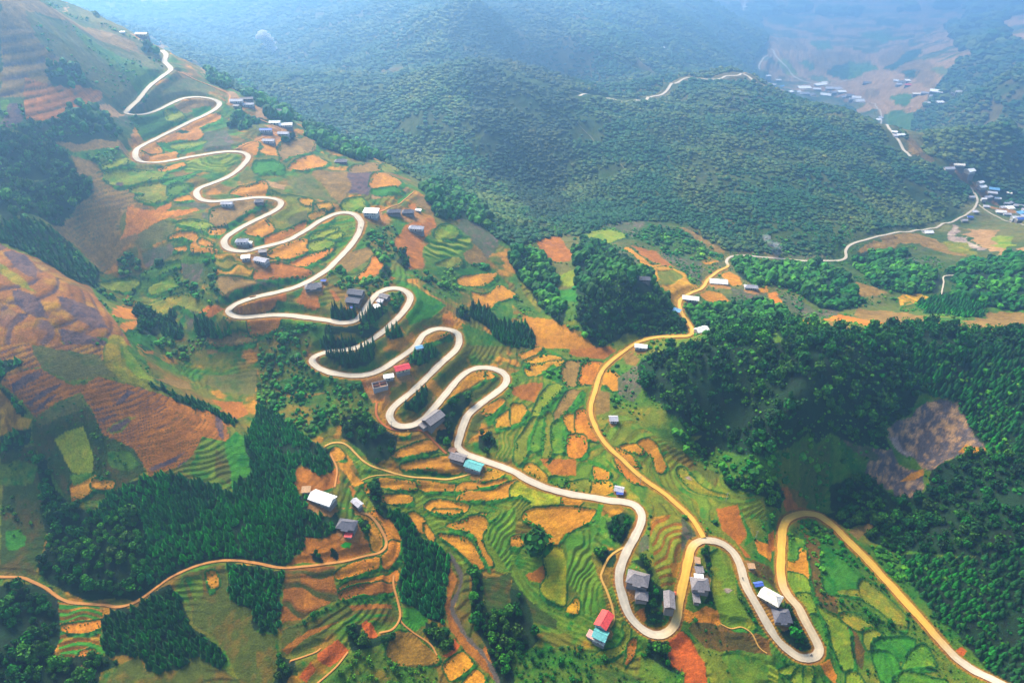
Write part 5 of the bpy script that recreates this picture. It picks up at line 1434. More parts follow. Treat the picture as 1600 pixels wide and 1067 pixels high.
N = [
 # px, py, width, depth, yaw, roof, style, floors, label
 (996, 906, 32, 23, -18, 'grey', 'hip', 1, "big grey hip-roofed house inside the lowest hairpin loop beside the pale bend", 1),
 (1002, 932, 18, 15, -12, 'grey', 'hip', 1, "small grey-roofed outbuilding just below the big house in the lowest loop", 0),
 (1044, 943, 28, 15, 82, 'grey', 'gable', 1, "long narrow grey-roofed house against the ochre leg of the lowest loop", 0),
 (1052, 927, 7, 5, 0, 'orange', 'tarp', 1, "small orange canopy at the roadside above the long narrow grey house", 0),
 (943, 973, 28, 19, 58, 'coral', 'gable', 1, "bright coral-red metal-roofed house at the end of the yellow footpath", 0),
 (937, 999, 20, 17, -28, 'teal', 'gable', 2, "teal-roofed white two-storey house touching the coral-red one", 0),
 (924, 992, 11, 11, 60, 'pink', 'shed', 1, "small pink-roofed annex beside the teal-roofed white house", 0),
 (1092, 916, 26, 21, -4, 'grey', 'hip', 1, "grey hip-roofed house on the road's outer side opposite the long narrow house", 1),
 (1087, 936, 14, 9, 85, 'grey', 'shed', 1, "narrow grey lean-to below the hip-roofed house beside the lime-green field", 0),
 (1092, 890, 11, 9, 0, 'grey', 'shed', 1, "tiny grey shed at the top of the row by the ochre road leg", 0),
 (1091, 902, 12, 7, -5, 'white', 'shed', 1, "white flat tin shelter between two grey roofs by the ochre road leg", 0),
 (1089, 876, 10, 7, 80, 'tan', 'shed', 1, "small tan-roofed hut just under the junction of the two roads", 0),
 (1202, 935, 31, 21, -38, 'cream', 'hip', 1, "large cream-white hip-roofed house with red eaves inside the rightmost loop", 0),
 (1220, 964, 25, 22, -3, 'dark', 'hip', 1, "slate-grey hip-roofed house directly below the cream-white one", 1),
 (1184, 913, 14, 8, 10, 'blue', 'tarp', 1, "blue tarpaulin shelter at the roadside above the cream-white house", 0),
 (1173, 885, 9, 7, 0, 'tan', 'shed', 1, "small tan hut on red soil outside the ochre and pale junction bend", 0),
 (629, 579, 22, 13, 22, 'red', 'gable', 1, "vivid crimson-roofed cream-walled house above the building site", 0),
 (608, 591, 14, 7, 15, 'white', 'shed', 1, "low white tin shed between the crimson roof and the building site", 0),
 (655, 543, 10, 7, 20, 'sky', 'gable', 1, "small pale blue roof among conifers beside the long diagonal road", 0),
 (677, 655, 31, 20, 50, 'grey', 'gable', 1, "wide weathered grey roof pressed against the road's lower bend", 0),
 (663, 668, 12, 10, 50, 'grey', 'shed', 1, "small grey lean-to at the lower corner of the wide weathered roof", 0),
 (490, 449, 24, 14, 15, 'grey', 'hip', 1, "grey hip-roofed house on orange soil under the long curved road", 1),
 (506, 439, 8, 6, 0, 'blue', 'tarp', 1, "blue tarpaulin next to the hip-roofed house on orange soil", 0),
 (557, 459, 24, 14, -12, 'dark', 'gable', 1, "dark slate-roofed house, upper of the attached pair above the conifers", 0),
 (553, 470, 22, 14, -12, 'dark', 'gable', 1, "dark slate-roofed house, lower of the attached pair above the conifers", 0),
 (549, 481, 6, 5, 0, 'blue', 'tarp', 1, "small violet-blue awning below the dark slate-roofed pair", 0),
 (601, 464, 15, 10, -25, 'grey', 'gable', 1, "grey-roofed white-ended house inside the small round loop", 0),
 (594, 471, 9, 7, -20, 'lgrey', 'shed', 1, "pale grey shed in the middle of the small round loop", 0),
 (589, 479, 8, 7, 30, 'white', 'shed', 1, "little white shed at the bottom of the small round loop", 0),
 (581, 337, 22, 13, -8, 'white', 'shed', 2, "white flat-roofed two-storey house at the outer edge of the wide loop", 0),
 (616, 334, 20, 10, 3, 'dark', 'hip', 1, "slate hip-roofed house right beside the white two-storey house's yard", 0),
 (638, 334, 18, 10, 5, 'dark', 'hip', 1, "slate hip-roofed house farther along the orange yard track", 0),
 (651, 361, 22, 10, -8, 'lgrey', 'hip', 1, "pale grey hip-roofed house standing alone above the green terraces", 0),
 (654, 329, 8, 4, -15, 'white', 'shed', 1, "thin white tin sheet shelter at the end of the slate-roofed row", 0),
 (356, 320, 17, 9, 3, 'lgrey', 'gable', 1, "pale roof hugging the underside of the road above the stubble field", 0),
 (379, 379, 18, 10, 5, 'lgrey', 'hip', 1, "pale grey roof inside the tight left hairpin", 0),
 (390, 381, 8, 5, -10, 'white', 'shed', 1, "tiny white shed next to the pale roof in the tight hairpin", 0),
 (409, 408, 22, 11, -20, 'lgrey', 'gable', 1, "long pale roof at the top of the striped yellow terraces", 0),
 (385, 405, 12, 8, 15, 'white', 'shed', 1, "whitish shed to the side of the long pale roof over the striped terraces", 0),
 (411, 394, 11, 7, 10, 'grey', 'shed', 1, "grey shed between the road and the long pale roof", 0),
 (405, 316, 13, 8, 10, 'grey', 'hip', 1, "grey roof among trees inside the short third bend", 0),
 (371, 161, 19, 9, 4, 'lgrey', 'gable', 1, "pale grey long roof nearest the topmost wide bend", 0),
 (387, 157, 18, 8, 8, 'grey', 'gable', 1, "grey long roof behind the pale one near the topmost wide bend", 0),
 (389, 165, 17, 7, 3, 'lgrey', 'gable', 1, "pale grey roof in front of the grey long roof on the upper ridge", 0),
 (369, 166, 8, 6, 0, 'grey', 'shed', 1, "small grey shed in front of the upper ridge's long roofs", 0),
 (430, 192, 16, 7, 3, 'white', 'gable', 1, "bright white roof at the top of the ridge hamlet's track", 0),
 (448, 199, 19, 9, 8, 'white', 'gable', 1, "white roof beside the grove on the ridge hamlet", 0),
 (444, 212, 17, 8, -3, 'lgrey', 'gable', 1, "pale grey roof at the crossing of the ridge hamlet's tracks", 0),
 (417, 208, 18, 7, 3, 'blue', 'gable', 1, "deep blue roof in the ridge hamlet", 0),
 (421, 223, 18, 8, -3, 'lgrey', 'gable', 1, "grey-white roof on orange ground in front of the blue roof", 0),
 (434, 175, 12, 6, 8, 'grey', 'hip', 1, "grey roof alone against the dark grove of the ridge hamlet", 0),
 (533, 253, 18, 9, 4, 'grey', 'hip', 1, "grey hip roof at the tip of the dark ridge-top wood", 0),
 (224, 60, 18, 8, -4, 'cream', 'gable', 1, "cream roof on the high saddle above the first stretch of road", 0),
 (192, 51, 6, 4, 0, 'white', 'shed', 1, "tiny white shed farthest up the high saddle", 0),
 (245, 68, 9, 6, -6, 'lgrey', 'gable', 1, "small pale roof on the saddle just above the road's upper end", 0),
 (505, 781, 38, 20, -22, 'white', 'gable', 1, "large bright white tin roof at the edge of the conifer plantation", 0),
 (559, 789, 17, 9, -42, 'lgrey', 'gable', 1, "small long grey-white barn just right of the large white tin roof", 0),
 (543, 822, 28, 18, -10, 'dark', 'hip', 1, "slate-grey hip-roofed farmhouse beside the yellow pond", 1),
 (545, 837, 10, 6, -5, 'coral', 'shed', 1, "tiny red-roofed pen in front of the farmhouse by the yellow pond", 0),
 (716, 715, 24, 15, -22, 'grey', 'gable', 1, "weathered grey roof at the inner elbow where the road swings right", 0),
 (707, 704, 10, 7, -20, 'brown', 'shed', 1, "small brownish shed above the weathered roof at the road's elbow", 0),
 (741, 731, 27, 15, -24, 'teal', 'gable', 1, "long teal-roofed white-walled house beside the road's elbow", 0),
 (479, 766, 12, 10, 5, 'tan', 'shed', 1, "tan flat roof in the bare clearing behind the large white tin roof", 0),
 (958, 656, 12, 12, 0, 'lgrey', 'gable', 1, "lone grey-roofed cabin beside the ochre valley road and the forest", 0),
 (967, 765, 13, 10, -15, 'lgrey', 'gable', 1, "small grey roof with blue and red awning between the two roads", 0),
 (968, 771, 10, 5, -5, 'blue', 'tarp', 1, "blue and red awning in front of the small roof between the two roads", 0),
 (1001, 543, 18, 9, -10, 'white', 'gable', 1, "white-grey roof at the forest's corner on the ochre valley road", 0),
 (1122, 441, 26, 14, -8, 'white', 'gable', 1, "large white roof nearest the top of the ochre road", 0),
 (1078, 470, 24, 11, -12, 'white', 'gable', 1, "white roof beside the yellow fallow field on the ochre road", 0),
 (1057, 490, 12, 10, -35, 'sky', 'tarp', 1, "turquoise tarpaulin shelter left of the ochre road's bend", 0),
 (1095, 518, 20, 12, 25, 'white', 'gable', 1, "white roof at the sharp corner of the ochre road above the forest", 0),
 (1173, 449, 20, 9, -8, 'lgrey', 'hip', 1, "pale roof standing apart among dark bushes beyond the ochre road", 0),
 (1007, 438, 16, 10, -5, 'dark', 'hip', 1, "dark roof half hidden in the woods of the rocky knoll", 0),
 (1449, 363, 14, 9, 5, 'white', 'gable', 1, "white roadside building on the pale road above the brown strip field", 0),
]
for t_h in N:
    px, py, wp_, dp_, yw, rf, st_, fl, lb, ex = t_h
    nm = {'tarp': 'tarpaulin_shelter', 'open': 'building_shell'}.get(st_, 'house')
    if st_ == 'shed' and wp_ < 16: nm = 'shed'
    wall = M_wally if rf in ('red', 'cream') else (M_wallw if rf in ('teal', 'white', 'lgrey', 'coral', 'pink') else None)
    house(px, py, wp_, dp_, yw, rf, st_, lb, wall=wall, floors=fl, tiny=wp_ * 1.0 < 11, name=nm, ext=ex)
house(594, 603, 24, 17, 20, 'grey', 'open', "unfinished roofless masonry shell on orange soil at the outer bend", name='building_shell')

# the two villages in the haze: groups of look-alikes
V1 = [(1481, 266, 16, 8, 'lgrey'), (1496, 262, 16, 7, 'cream'), (1512, 274, 13, 10, 'white'), (1530, 288, 10, 6, 'white'), (1532, 296, 12, 8, 'white'), (1552, 296, 14, 9, 'sky'), (1549, 304, 13, 6, 'lgrey'), (1543, 310, 14, 5, 'lgrey'),
      (1517, 308, 9, 6, 'lgrey'), (1557, 312, 9, 5, 'white'), (1535, 314, 7, 5, 'white'), (1563, 331, 14, 9, 'white'), (1577, 325, 12, 8, 'white'), (1573, 334, 10, 7, 'lgrey'), (1590, 322, 13, 7, 'lgrey'), (1580, 316, 12, 6, 'lgrey'),
      (1594, 333, 12, 7, 'sky'), (1586, 339, 11, 7, 'lgrey'), (1594, 345, 16, 7, 'blue'), (1582, 345, 9, 6, 'white'), (1600, 338, 10, 7, 'lgrey'), (1603, 328, 12, 7, 'lgrey'), (1572, 318, 9, 5, 'lgrey'), (1541, 322, 9, 5, 'lgrey'),
      (1515, 339, 8, 5, 'blue'), (1506, 344, 9, 5, 'lgrey'), (1523, 331, 9, 5, 'lgrey'), (1576, 302, 7, 4, 'cream'), (1566, 324, 8, 5, 'lgrey')]
CW = {'lgrey': 'grey-roofed', 'cream': 'cream-roofed', 'white': 'white-roofed', 'sky': 'light blue-roofed', 'blue': 'dark blue-roofed', 'grey': 'dull grey-roofed', 'coral': 'pinkish red-roofed'}
rng2 = random.Random(5)
for px, py, w1, d1, rc in V1:
    house(px, py, w1, d1, rng2.uniform(-25, 25), rc, rng2.choice(['gable', 'shed', 'gable']), CW[rc] + (" house at the upper end of the fork village" if px < 1520 else " house right around the fork of the pale road" if px < 1560 else " house in the crowded part of the fork village"), wall=M_wallw, tiny=True,
          floors=rng2.choice([1, 2, 2]) if rc == 'white' else 1, group=CW[rc] + " houses of the fork village")
V2 = [(1199, 124, 6, 4, 'white'), (1216, 125, 6, 4, 'white'), (1208, 131, 7, 4, 'lgrey'), (1221, 134, 7, 4, 'sky'), (1236, 144, 6, 4, 'white'), (1247, 143, 6, 4, 'white'), (1257, 137, 15, 7, 'white'), (1276, 139, 9, 5, 'white'), (1282, 132, 16, 6, 'white'),
      (1290, 147, 12, 7, 'white'), (1256, 146, 12, 6, 'lgrey'), (1259, 156, 6, 4, 'white'), (1268, 148, 10, 5, 'grey'), (1298, 139, 12, 6, 'lgrey'), (1309, 138, 11, 6, 'lgrey'), (1303, 145, 10, 5, 'lgrey'), (1315, 144, 10, 5, 'white'), (1318, 150, 9, 5, 'lgrey'),
      (1327, 149, 9, 6, 'grey'), (1338, 151, 10, 7, 'white'), (1342, 157, 11, 8, 'white'), (1330, 157, 7, 5, 'lgrey'), (1373, 186, 6, 4, 'white'), (1376, 183, 5, 4, 'lgrey'), (1397, 206, 6, 4, 'white'), (1406, 210, 10, 5, 'white'), (1399, 212, 5, 4, 'lgrey'),
      (1400, 125, 6, 5, 'white'), (1408, 129, 7, 5, 'grey'), (1417, 128, 6, 5, 'white'), (1418, 134, 7, 5, 'coral'), (1404, 133, 7, 4, 'lgrey'), (1432, 148, 10, 4, 'cream'), (1445, 146, 9, 5, 'lgrey'), (1461, 147, 14, 8, 'white'), (1458, 152, 10, 5, 'lgrey'),
      (1476, 152, 7, 4, 'lgrey'), (1449, 161, 9, 4, 'white'), (1468, 162, 9, 5, 'white'), (1498, 148, 10, 5, 'lgrey'), (1504, 154, 8, 4, 'cream'), (1489, 149, 8, 4, 'grey'), (1354, 130, 9, 5, 'grey'), (1163, 10, 6, 4, 'white'), (1034, 76, 6, 4, 'white'), (1043, 79, 5, 3, 'lgrey'), (1288, 129, 7, 4, 'cream')]
for px, py, w1, d1, rc in V2:
    where = ("at the far hamlet's near end where the ridge road comes down" if px < 1240 and py > 100 else "high on the hazy far slopes" if py < 100 else "beside the far road leaving the hazy hamlet" if py > 180
             else "in the small compound amid the hazy far fields" if 1350 < px < 1425 else "in the loose row right of the hazy far fields" if px > 1425 else "at the near rim of the hazy far hamlet" if py > 143 else "at the back of the hazy far hamlet")
    house(px, py, w1 * 1.3, d1 * 1.3, rng2.uniform(-30, 30), rc, rng2.choice(['gable', 'shed', 'gable']), "tiny " + CW[rc] + " house " + where, wall=M_wallw, tiny=True,
          group=CW[rc] + " houses of the hazy valley hamlets")
# ------------------------------------------------------------------ trees
TR = np.random.default_rng(11)
def ico(sub):
    import bmesh
    bm = bmesh.new(); bmesh.ops.create_icosphere(bm, subdivisions=sub, radius=1)
    v = np.array([x.co[:] for x in bm.verts]); f = np.array([[q.index for q in p.verts] for p in bm.faces]); bm.free()
    return v, f
I1 = ico(1); I2 = ico(2)
def t_broad_far(r):
    v, f = I1[0].copy(), I1[1]
    v *= (0.75 + .5 * r.random((len(v), 1))); v[:, 2] = v[:, 2] * .8 + .55
    return v, f, 0.7 + .5 * r.random(len(v))
def t_broad_mid(r):
    v, f = I2[0].copy(), I2[1]
    v *= (0.68 + .55 * r.random((len(v), 1))); v[:, 2] = v[:, 2] * .85 + .6
    return v, f, 0.6 + .75 * r.random(len(v))
def t_broad_near(r, n=150):
    """lumpy crown of leaf sprays over a ragged core"""
    lobes = [(0, 0, .75, .62)] + [(math.cos(a) * .42, math.sin(a) * .42, .45 + .5 * r.random(), .38 + .14 * r.random()) for a in np.linspace(0, 6.28, 6)[:-1] + r.random() * 6]
    V, Fc, S = [], [], []
    cv_, cf = I1
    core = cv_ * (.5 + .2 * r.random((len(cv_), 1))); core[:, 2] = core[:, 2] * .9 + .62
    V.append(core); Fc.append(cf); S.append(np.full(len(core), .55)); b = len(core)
    for i in range(n):
        L = lobes[r.integers(len(lobes))]
        d = r.normal(size=3); d /= np.linalg.norm(d); d[2] = abs(d[2]) * .9 + d[2] * .1
        c = np.array(L[:3]) + d * L[3] * (.75 + .35 * r.random())
        nrm = d + r.normal(size=3) * .45; nrm /= np.linalg.norm(nrm)
        t1 = np.cross(nrm, r.normal(size=3)); t1 /= np.linalg.norm(t1); t2 = np.cross(nrm, t1)
        s = .13 + .1 * r.random()
        q = np.array([c + t1 * s, c + t2 * s * .8 + nrm * .03, c - t1 * s * .9, c - t2 * s - nrm * .02])
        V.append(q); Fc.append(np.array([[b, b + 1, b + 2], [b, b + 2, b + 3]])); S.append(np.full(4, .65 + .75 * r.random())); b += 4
    return np.vstack(V), np.vstack(Fc), np.concatenate(S)
def t_con_near(r):
    V, Fc, S = [], [], []; b = 0
    T_ = 9
    for t in range(T_):
        f = t / (T_ - 1); R = .26 * (1 - f) ** .8 + .03; z = .10 + .84 * f
        n = 7; a0 = r.random() * 6
        for i in range(n):
            a = a0 + 6.283 * i / n + r.normal() * .12; w_ = .42; rr = R * (.75 + .5 * r.random())
            V.append(np.array([[0, 0, z + .12], [math.cos(a - w_) * rr * .8, math.sin(a - w_) * rr * .8, z - .01], [math.cos(a) * rr * 1.1, math.sin(a) * rr * 1.1, z - .05 - .03 * r.random()], [math.cos(a + w_) * rr * .8, math.sin(a + w_) * rr * .8, z - .01]]))
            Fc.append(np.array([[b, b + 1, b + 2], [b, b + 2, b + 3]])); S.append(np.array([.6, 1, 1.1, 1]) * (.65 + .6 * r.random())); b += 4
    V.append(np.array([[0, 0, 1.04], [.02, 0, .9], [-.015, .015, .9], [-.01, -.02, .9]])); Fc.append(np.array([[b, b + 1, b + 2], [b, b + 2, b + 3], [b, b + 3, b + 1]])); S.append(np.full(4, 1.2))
    return np.vstack(V), np.vstack(Fc), np.concatenate(S)
def t_con_far(r):
    V, Fc, S = [], [], []; b = 0
    for z0, z1, R in ((.08, .55, .27), (.32, .8, .20), (.6, 1.05, .12)):
        n = 6; a0 = r.random() * 6
        p = [[0, 0, z1]] + [[math.cos(a0 + 6.283 * i / n) * R * (.7 + .6 * r.random()), math.sin(a0 + 6.283 * i / n) * R * (.7 + .6 * r.random()), z0 + .06 * r.random()] for i in range(n)]
        V.append(np.array(p)); Fc.append(np.array([[b, b + 1 + i, b + 1 + (i + 1) % n] for i in range(n)])); S.append(np.r_[1.1, .6 + .6 * r.random(n)]); b += n + 1
    return np.vstack(V), np.vstack(Fc), np.concatenate(S)
LIB = {('B', 0): [t_broad_near(TR) for _ in range(6)], ('B', 1): [t_broad_near(TR, 46) for _ in range(6)], ('B', 2): [t_broad_mid(TR) for _ in range(6)], ('B', 3): [t_broad_far(TR) for _ in range(8)],
       ('C', 0): [t_con_near(TR) for _ in range(6)], ('C', 1): [t_con_near(TR) for _ in range(6)], ('C', 2): [t_con_far(TR) for _ in range(8)], ('C', 3): [t_con_far(TR) for _ in range(8)]}
for k in ('S', 'M'):
    LIB[(k, 0)] = [t_broad_near(TR, 36) for _ in range(6)]
    for l in (1, 2, 3): LIB[(k, l)] = LIB[('B', min(l + 1, 3))]
BASEC = {k_: (vivid(a_), vivid(b_)) for k_, (a_, b_) in {'B': (srgb(36, 100, 44), srgb(82, 134, 50)), 'C': (srgb(22, 98, 50), srgb(50, 128, 56)), 'S': (srgb(44, 112, 40), srgb(98, 142, 48)), 'M': (srgb(44, 90, 52), srgb(104, 118, 66))}.items()}
KT = .46
class Bag:
    def __init__(s): s.V, s.F, s.C, s.n = [], [], [], 0
    def add(s, tpl, x, y, z, sx, sz, rot, c):
        v, f, sh = tpl
        n, k = len(x), len(v)
        ca, sa = np.cos(rot)[:, None], np.sin(rot)[:, None]
        X = (v[None, :, 0] * ca - v[None, :, 1] * sa) * sx[:, None] + x[:, None]
        Y = (v[None, :, 0] * sa + v[None, :, 1] * ca) * sx[:, None] + y[:, None]
        Z = v[None, :, 2] * sz[:, None] + z[:, None]
        s.V.append(np.stack([X, Y, Z], -1).reshape(-1, 3).astype(np.float32))
        s.F.append((f[None] + (np.arange(n) * k)[:, None, None]).reshape(-1, 3) + s.n)
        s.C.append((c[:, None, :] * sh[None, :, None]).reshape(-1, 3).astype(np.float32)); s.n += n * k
    def build(s, name, label, mat, cat):
        if not s.V: return
        o = mesh_obj(name, np.vstack(s.V), np.vstack(s.F), [mat], colors=np.vstack(s.C))
        o['kind'] = 'stuff'; o['label'] = label; o['category'] = cat
        print(name, len(o.data.polygons)); return o
M_leaf = tint_mat("foliage", (1.4,), (.25,), rough=.8, spec=.15)

def avoid(x, y, r):
    ok = samp(RD, x, y) > r + .8
    for hx, hy, hr in HOUSES:
        ok &= np.hypot(x - hx, y - hy) > hr + r * .5
    return ok
def project(x, y, z):
    d = y * CP + (CAM_H - z) * SP
    return 800 + FPX * x / d, 533.5 - FPX * ((y * SP) - (CAM_H - z) * CP) / d, d

pts = []     # kind, x, y, z, radius, height, wood index
for wi, (kind, sp, k, tn_, tall_) in enumerate(woods):
    poly = wpts(k)[:, :2]
    if kind == 'M': poly = np.clip(poly, -6500, 6500)
    x0, y0 = poly.min(0); x1, y1 = poly.max(0)
    x0, x1 = max(x0, -4500), min(x1, 4500); y1 = min(y1, 6500)
    if kind == 'M':
        yy = []; y = y0
        while y < y1: yy.append(y); y += sp * (1 + max(0, y - 900) / 1000)
        gx_, gy_ = [], []
        for y in yy:
            s = sp * (1 + max(0, y - 900) / 1000); xs = np.arange(max(x0, -halfw(y)), min(x1, halfw(y)), s); gx_.append(xs); gy_.append(np.full(len(xs), y))
        gx_, gy_ = np.concatenate(gx_), np.concatenate(gy_); spv = sp * (1 + np.maximum(0, gy_ - 900) / 1000)
    else:
        a, b = np.meshgrid(np.arange(x0, x1, sp), np.arange(y0, y1, sp)); gx_, gy_ = a.ravel(), b.ravel(); spv = np.full(len(gx_), sp)
    gx_ = gx_ + TR.uniform(-.46, .46, len(gx_)) * spv; gy_ = gy_ + TR.uniform(-.46, .46, len(gx_)) * spv
    D_ = np.sqrt(gx_ ** 2 + gy_ ** 2 + 1e5); kk = np.clip(D_ / 450, .8, 3)
    m = inside(poly, gx_ + (fbm(gx_ / 14, gy_ / 14, 61, 3) - .5) * 6 * kk, gy_ + (fbm(gx_ / 14 + 50, gy_ / 14, 67, 3) - .5) * 6 * kk)
    if kind == 'S': m &= fbm(gx_ / 11, gy_ / 11, 131, 3) + TR.uniform(-.12, .12, len(gx_)) > .40
    if kind == 'M': m &= fbm(gx_ / 70, gy_ / 60, 133, 4) + TR.uniform(-.2, .2, len(gx_)) > .40
    if kind == 'B': m &= fbm(gx_ / 16, gy_ / 16, 137, 2) + TR.uniform(-.1, .1, len(gx_)) > .31
    if kind == 'C' and tall_ == 1.0: m &= fbm(gx_ / 12, gy_ / 12, 139, 3) + TR.uniform(-.08, .08, len(gx_)) > .27
    x, y = gx_[m], gy_[m]; s = spv[m]; n = len(x)
    if n == 0: continue
    if kind == 'C': r = s * .55 * TR.uniform(.8, 1.2, n) / .26 * 1.0; h = TR.uniform(3.2, 7.0, n) * (1 if sp < 3.7 else 1.1) * tall_; r = np.minimum(r, h * 1.25)
    elif kind == 'B': r = s * .60 * np.clip(np.exp(TR.normal(0, .34, n)), .45, 2.1); h = r * TR.uniform(.95, 1.5, n) + .6
    elif kind == 'S': r = s * .38 * np.clip(np.exp(TR.normal(0, .5, n)), .3, 2.4); h = r * TR.uniform(.8, 1.4, n)
    else: r = s * TR.uniform(.42, .95, n); h = r * TR.uniform(.65, 1.15, n)
    rad = r * (.26 if kind == 'C' else 1)
    ok = avoid(x, y, -50 if kind == 'M' else (rad - .8 if tall_ > 1.5 else rad)); x, y, r, h = x[ok], y[ok], r[ok], h[ok]
    if kind == 'M':
        ok = (samp(RDM, x, y) > rad[ok] + 7); x, y, r, h = x[ok], y[ok], r[ok], h[ok]
    z = samp(H, x, y) - .3
    pts.append(np.c_[np.full(len(x), 'CBSM'.index(kind)), x, y, z, r, h, np.full(len(x), wi)])
# bushes on the banks between the beds and over the open slopes
bx, by = [], []
for (code, opt, k) in ground:
    if opt != 'f': continue
    p = wpts(k)[:, :2]
    if p[:, 1].max() > 900: continue
    q = np.vstack([p, p[:1]]); L = np.r_[0, np.cumsum(np.hypot(*np.diff(q, axis=0).T))]
    s = np.arange(0, L[-1], 1.5)
    x = np.interp(s, L, q[:, 0]) + TR.normal(0, .6, len(s)); y = np.interp(s, L, q[:, 1]) + TR.normal(0, .6, len(s)) - .3
    keep = fbm(x / 9, y / 9, 141, 2) > .56
    bx.append(x[keep]); by.append(y[keep])
bx, by = np.concatenate(bx), np.concatenate(by)
kp = np.ones(len(bx), bool)
for (code, opt, k) in ground:
    if opt == 'f':
        p = wpts(k)[:, :2]; q = np.where((bx > p[:, 0].min()) & (bx < p[:, 0].max()) & (by > p[:, 1].min()) & (by < p[:, 1].max()))[0]
        if len(q): kp[q[inside(p, bx[q], by[q]) & (edge_dist(p, bx[q], by[q]) > 1.0)]] = False
bx, by = bx[kp], by[kp]
ok = avoid(bx, by, .6); bx, by = bx[ok], by[ok]
r = TR.uniform(.3, .75, len(bx))
pts.append(np.c_[np.full(len(bx), 2), bx, by, samp(H, bx, by) - .15, r, r * 1.1, np.full(len(bx), 900)])
FM = np.zeros(H.shape, bool)
for (code, opt, k) in ground:
    p = wpts(k)[:, :2]
    wn = window(p, 3)
    if wn is None: continue
    m = inside(p, GX[wn], GY[wn])
    if opt != 'n' or code not in ('d', 'D', 'g', 'G', 'E', 's', 'k', 'a', 'm', 'r', 'p'): FM[wn] |= m
a, b = np.meshgrid(np.arange(-560, 560, 3.3), np.arange(120, 880, 3.3)); x = a.ravel() + TR.uniform(-1.6, 1.6, a.size); y = b.ravel() + TR.uniform(-1.6, 1.6, a.size)
inx = np.abs(x) < halfw(y); x, y = x[inx], y[inx]
m = (samp(FM.astype(np.float32), x, y) < .1) & (fbm(x / 17, y / 17, 151, 3) + TR.uniform(-.1, .1, len(x)) > .53)
x, y = x[m], y[m]; ok = avoid(x, y, 1.2); x, y = x[ok], y[ok]
r = .8 * np.clip(np.exp(TR.normal(0, .5, len(x))), .35, 3.0); pts.append(np.c_[np.full(len(x), 2), x, y, samp(H, x, y) - .25, r, r * 1.0, np.full(len(x), 901)])
P_ = np.vstack(pts)
# single trees
SOLO = [  # px, py of the foot, radius, height, kind, label
 (838, 866, 13.0, 15.0, 'B', "large round dark green tree standing alone in the orange paddy"),
 (270, 520, 3.4, 13, 'C', "tall dark conifer clump leading the trio in the left valley bushes"),
 (700, 484, 0, 0, 'x', ""),
]
px_, py_, dep = project(P_[:, 1], P_[:, 2], P_[:, 3])
view = (px_ > -60) & (px_ < 1660) & (py_ > -40) & (py_ < 1130)
wide = (px_ > -330) & (px_ < 1930) & (py_ < 1300)
P_ = P_[wide]; view = view[wide]; dep = dep[wide]; px_ = px_[wide]; py_ = py_[wide]
vis = (px_ > 2) & (px_ < 1598) & (py_ > 2) & (py_ < 1064)
lod = np.digitize(dep, [470, 640, 900])
colsel = TR.random(len(P_)); tone = TR.uniform(.45, 1.5, len(P_)) * np.array([woods[int(w_)][3] if w_ < 900 else 1.0 for w_ in P_[:, 6]]); belt = unproject([690, 860, 905, 885, 905, 820, 760, 735], [2, 2, 100, 200, 335, 345, 250, 150], H0)[:, :2]  # belt: dark forest, with the turned-away slope's shade put into its tone
pale = unproject([600, 690, 730, 800, 840, 760, 660, 560], [150, 110, 200, 320, 350, 340, 270, 210], H0)[:, :2]  # pale: lighter scrub, with the lit ridge's brightness put into its tone
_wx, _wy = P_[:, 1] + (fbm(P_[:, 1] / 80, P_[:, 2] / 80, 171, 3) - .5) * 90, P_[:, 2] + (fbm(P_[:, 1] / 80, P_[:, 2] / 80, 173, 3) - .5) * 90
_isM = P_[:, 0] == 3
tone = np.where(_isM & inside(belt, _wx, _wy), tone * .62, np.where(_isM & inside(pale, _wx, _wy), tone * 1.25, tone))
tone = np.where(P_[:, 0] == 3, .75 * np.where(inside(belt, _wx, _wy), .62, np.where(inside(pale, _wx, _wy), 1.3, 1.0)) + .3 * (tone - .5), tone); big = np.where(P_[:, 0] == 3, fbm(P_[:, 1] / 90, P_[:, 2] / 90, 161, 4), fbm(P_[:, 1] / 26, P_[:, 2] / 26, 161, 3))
bags = {'C': Bag(), 'B': Bag(), 'S': Bag(), 'M': Bag()}
solo_idx = {}
for ki, kd in ((0, 'C'), (1, 'B')):
    cand = np.where((P_[:, 0] == ki) & vis)[0]
    score = P_[cand, 5] / dep[cand]
    # the nearest trees that stand clear of the frame's edge show largest
    solo_idx[kd] = set(cand[np.argsort(-(1.0 / dep[cand]) * np.sqrt(P_[cand, 5]))][:290].tolist())
issolo = np.zeros(len(P_), bool)
for kd in solo_idx: issolo[list(solo_idx[kd])] = True
rot = TR.uniform(0, 6.283, len(P_)); var = TR.integers(0, 1000, len(P_))
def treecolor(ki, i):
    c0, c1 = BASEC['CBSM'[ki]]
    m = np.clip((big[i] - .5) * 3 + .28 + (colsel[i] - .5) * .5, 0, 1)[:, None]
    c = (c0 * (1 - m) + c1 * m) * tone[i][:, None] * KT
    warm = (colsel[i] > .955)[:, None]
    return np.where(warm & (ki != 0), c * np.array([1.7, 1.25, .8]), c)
for ki, kd in enumerate('CBSM'):
    for l in range(4):
        T_ = LIB[(kd, l)]
        for vi, tpl in enumerate(T_):
            i = np.where((P_[:, 0] == ki) & (lod == l) & (~issolo) & (var % len(T_) == vi))[0]
            if len(i) == 0: continue
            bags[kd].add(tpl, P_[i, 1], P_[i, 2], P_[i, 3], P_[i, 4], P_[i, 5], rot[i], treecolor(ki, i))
print("trees", {k: int((P_[:, 0] == i).sum()) for i, k in enumerate('CBSM')})
bags['C'].build("conifer_plantation", "dense dark conifer woods covering the hillsides", M_leaf, "woodland")
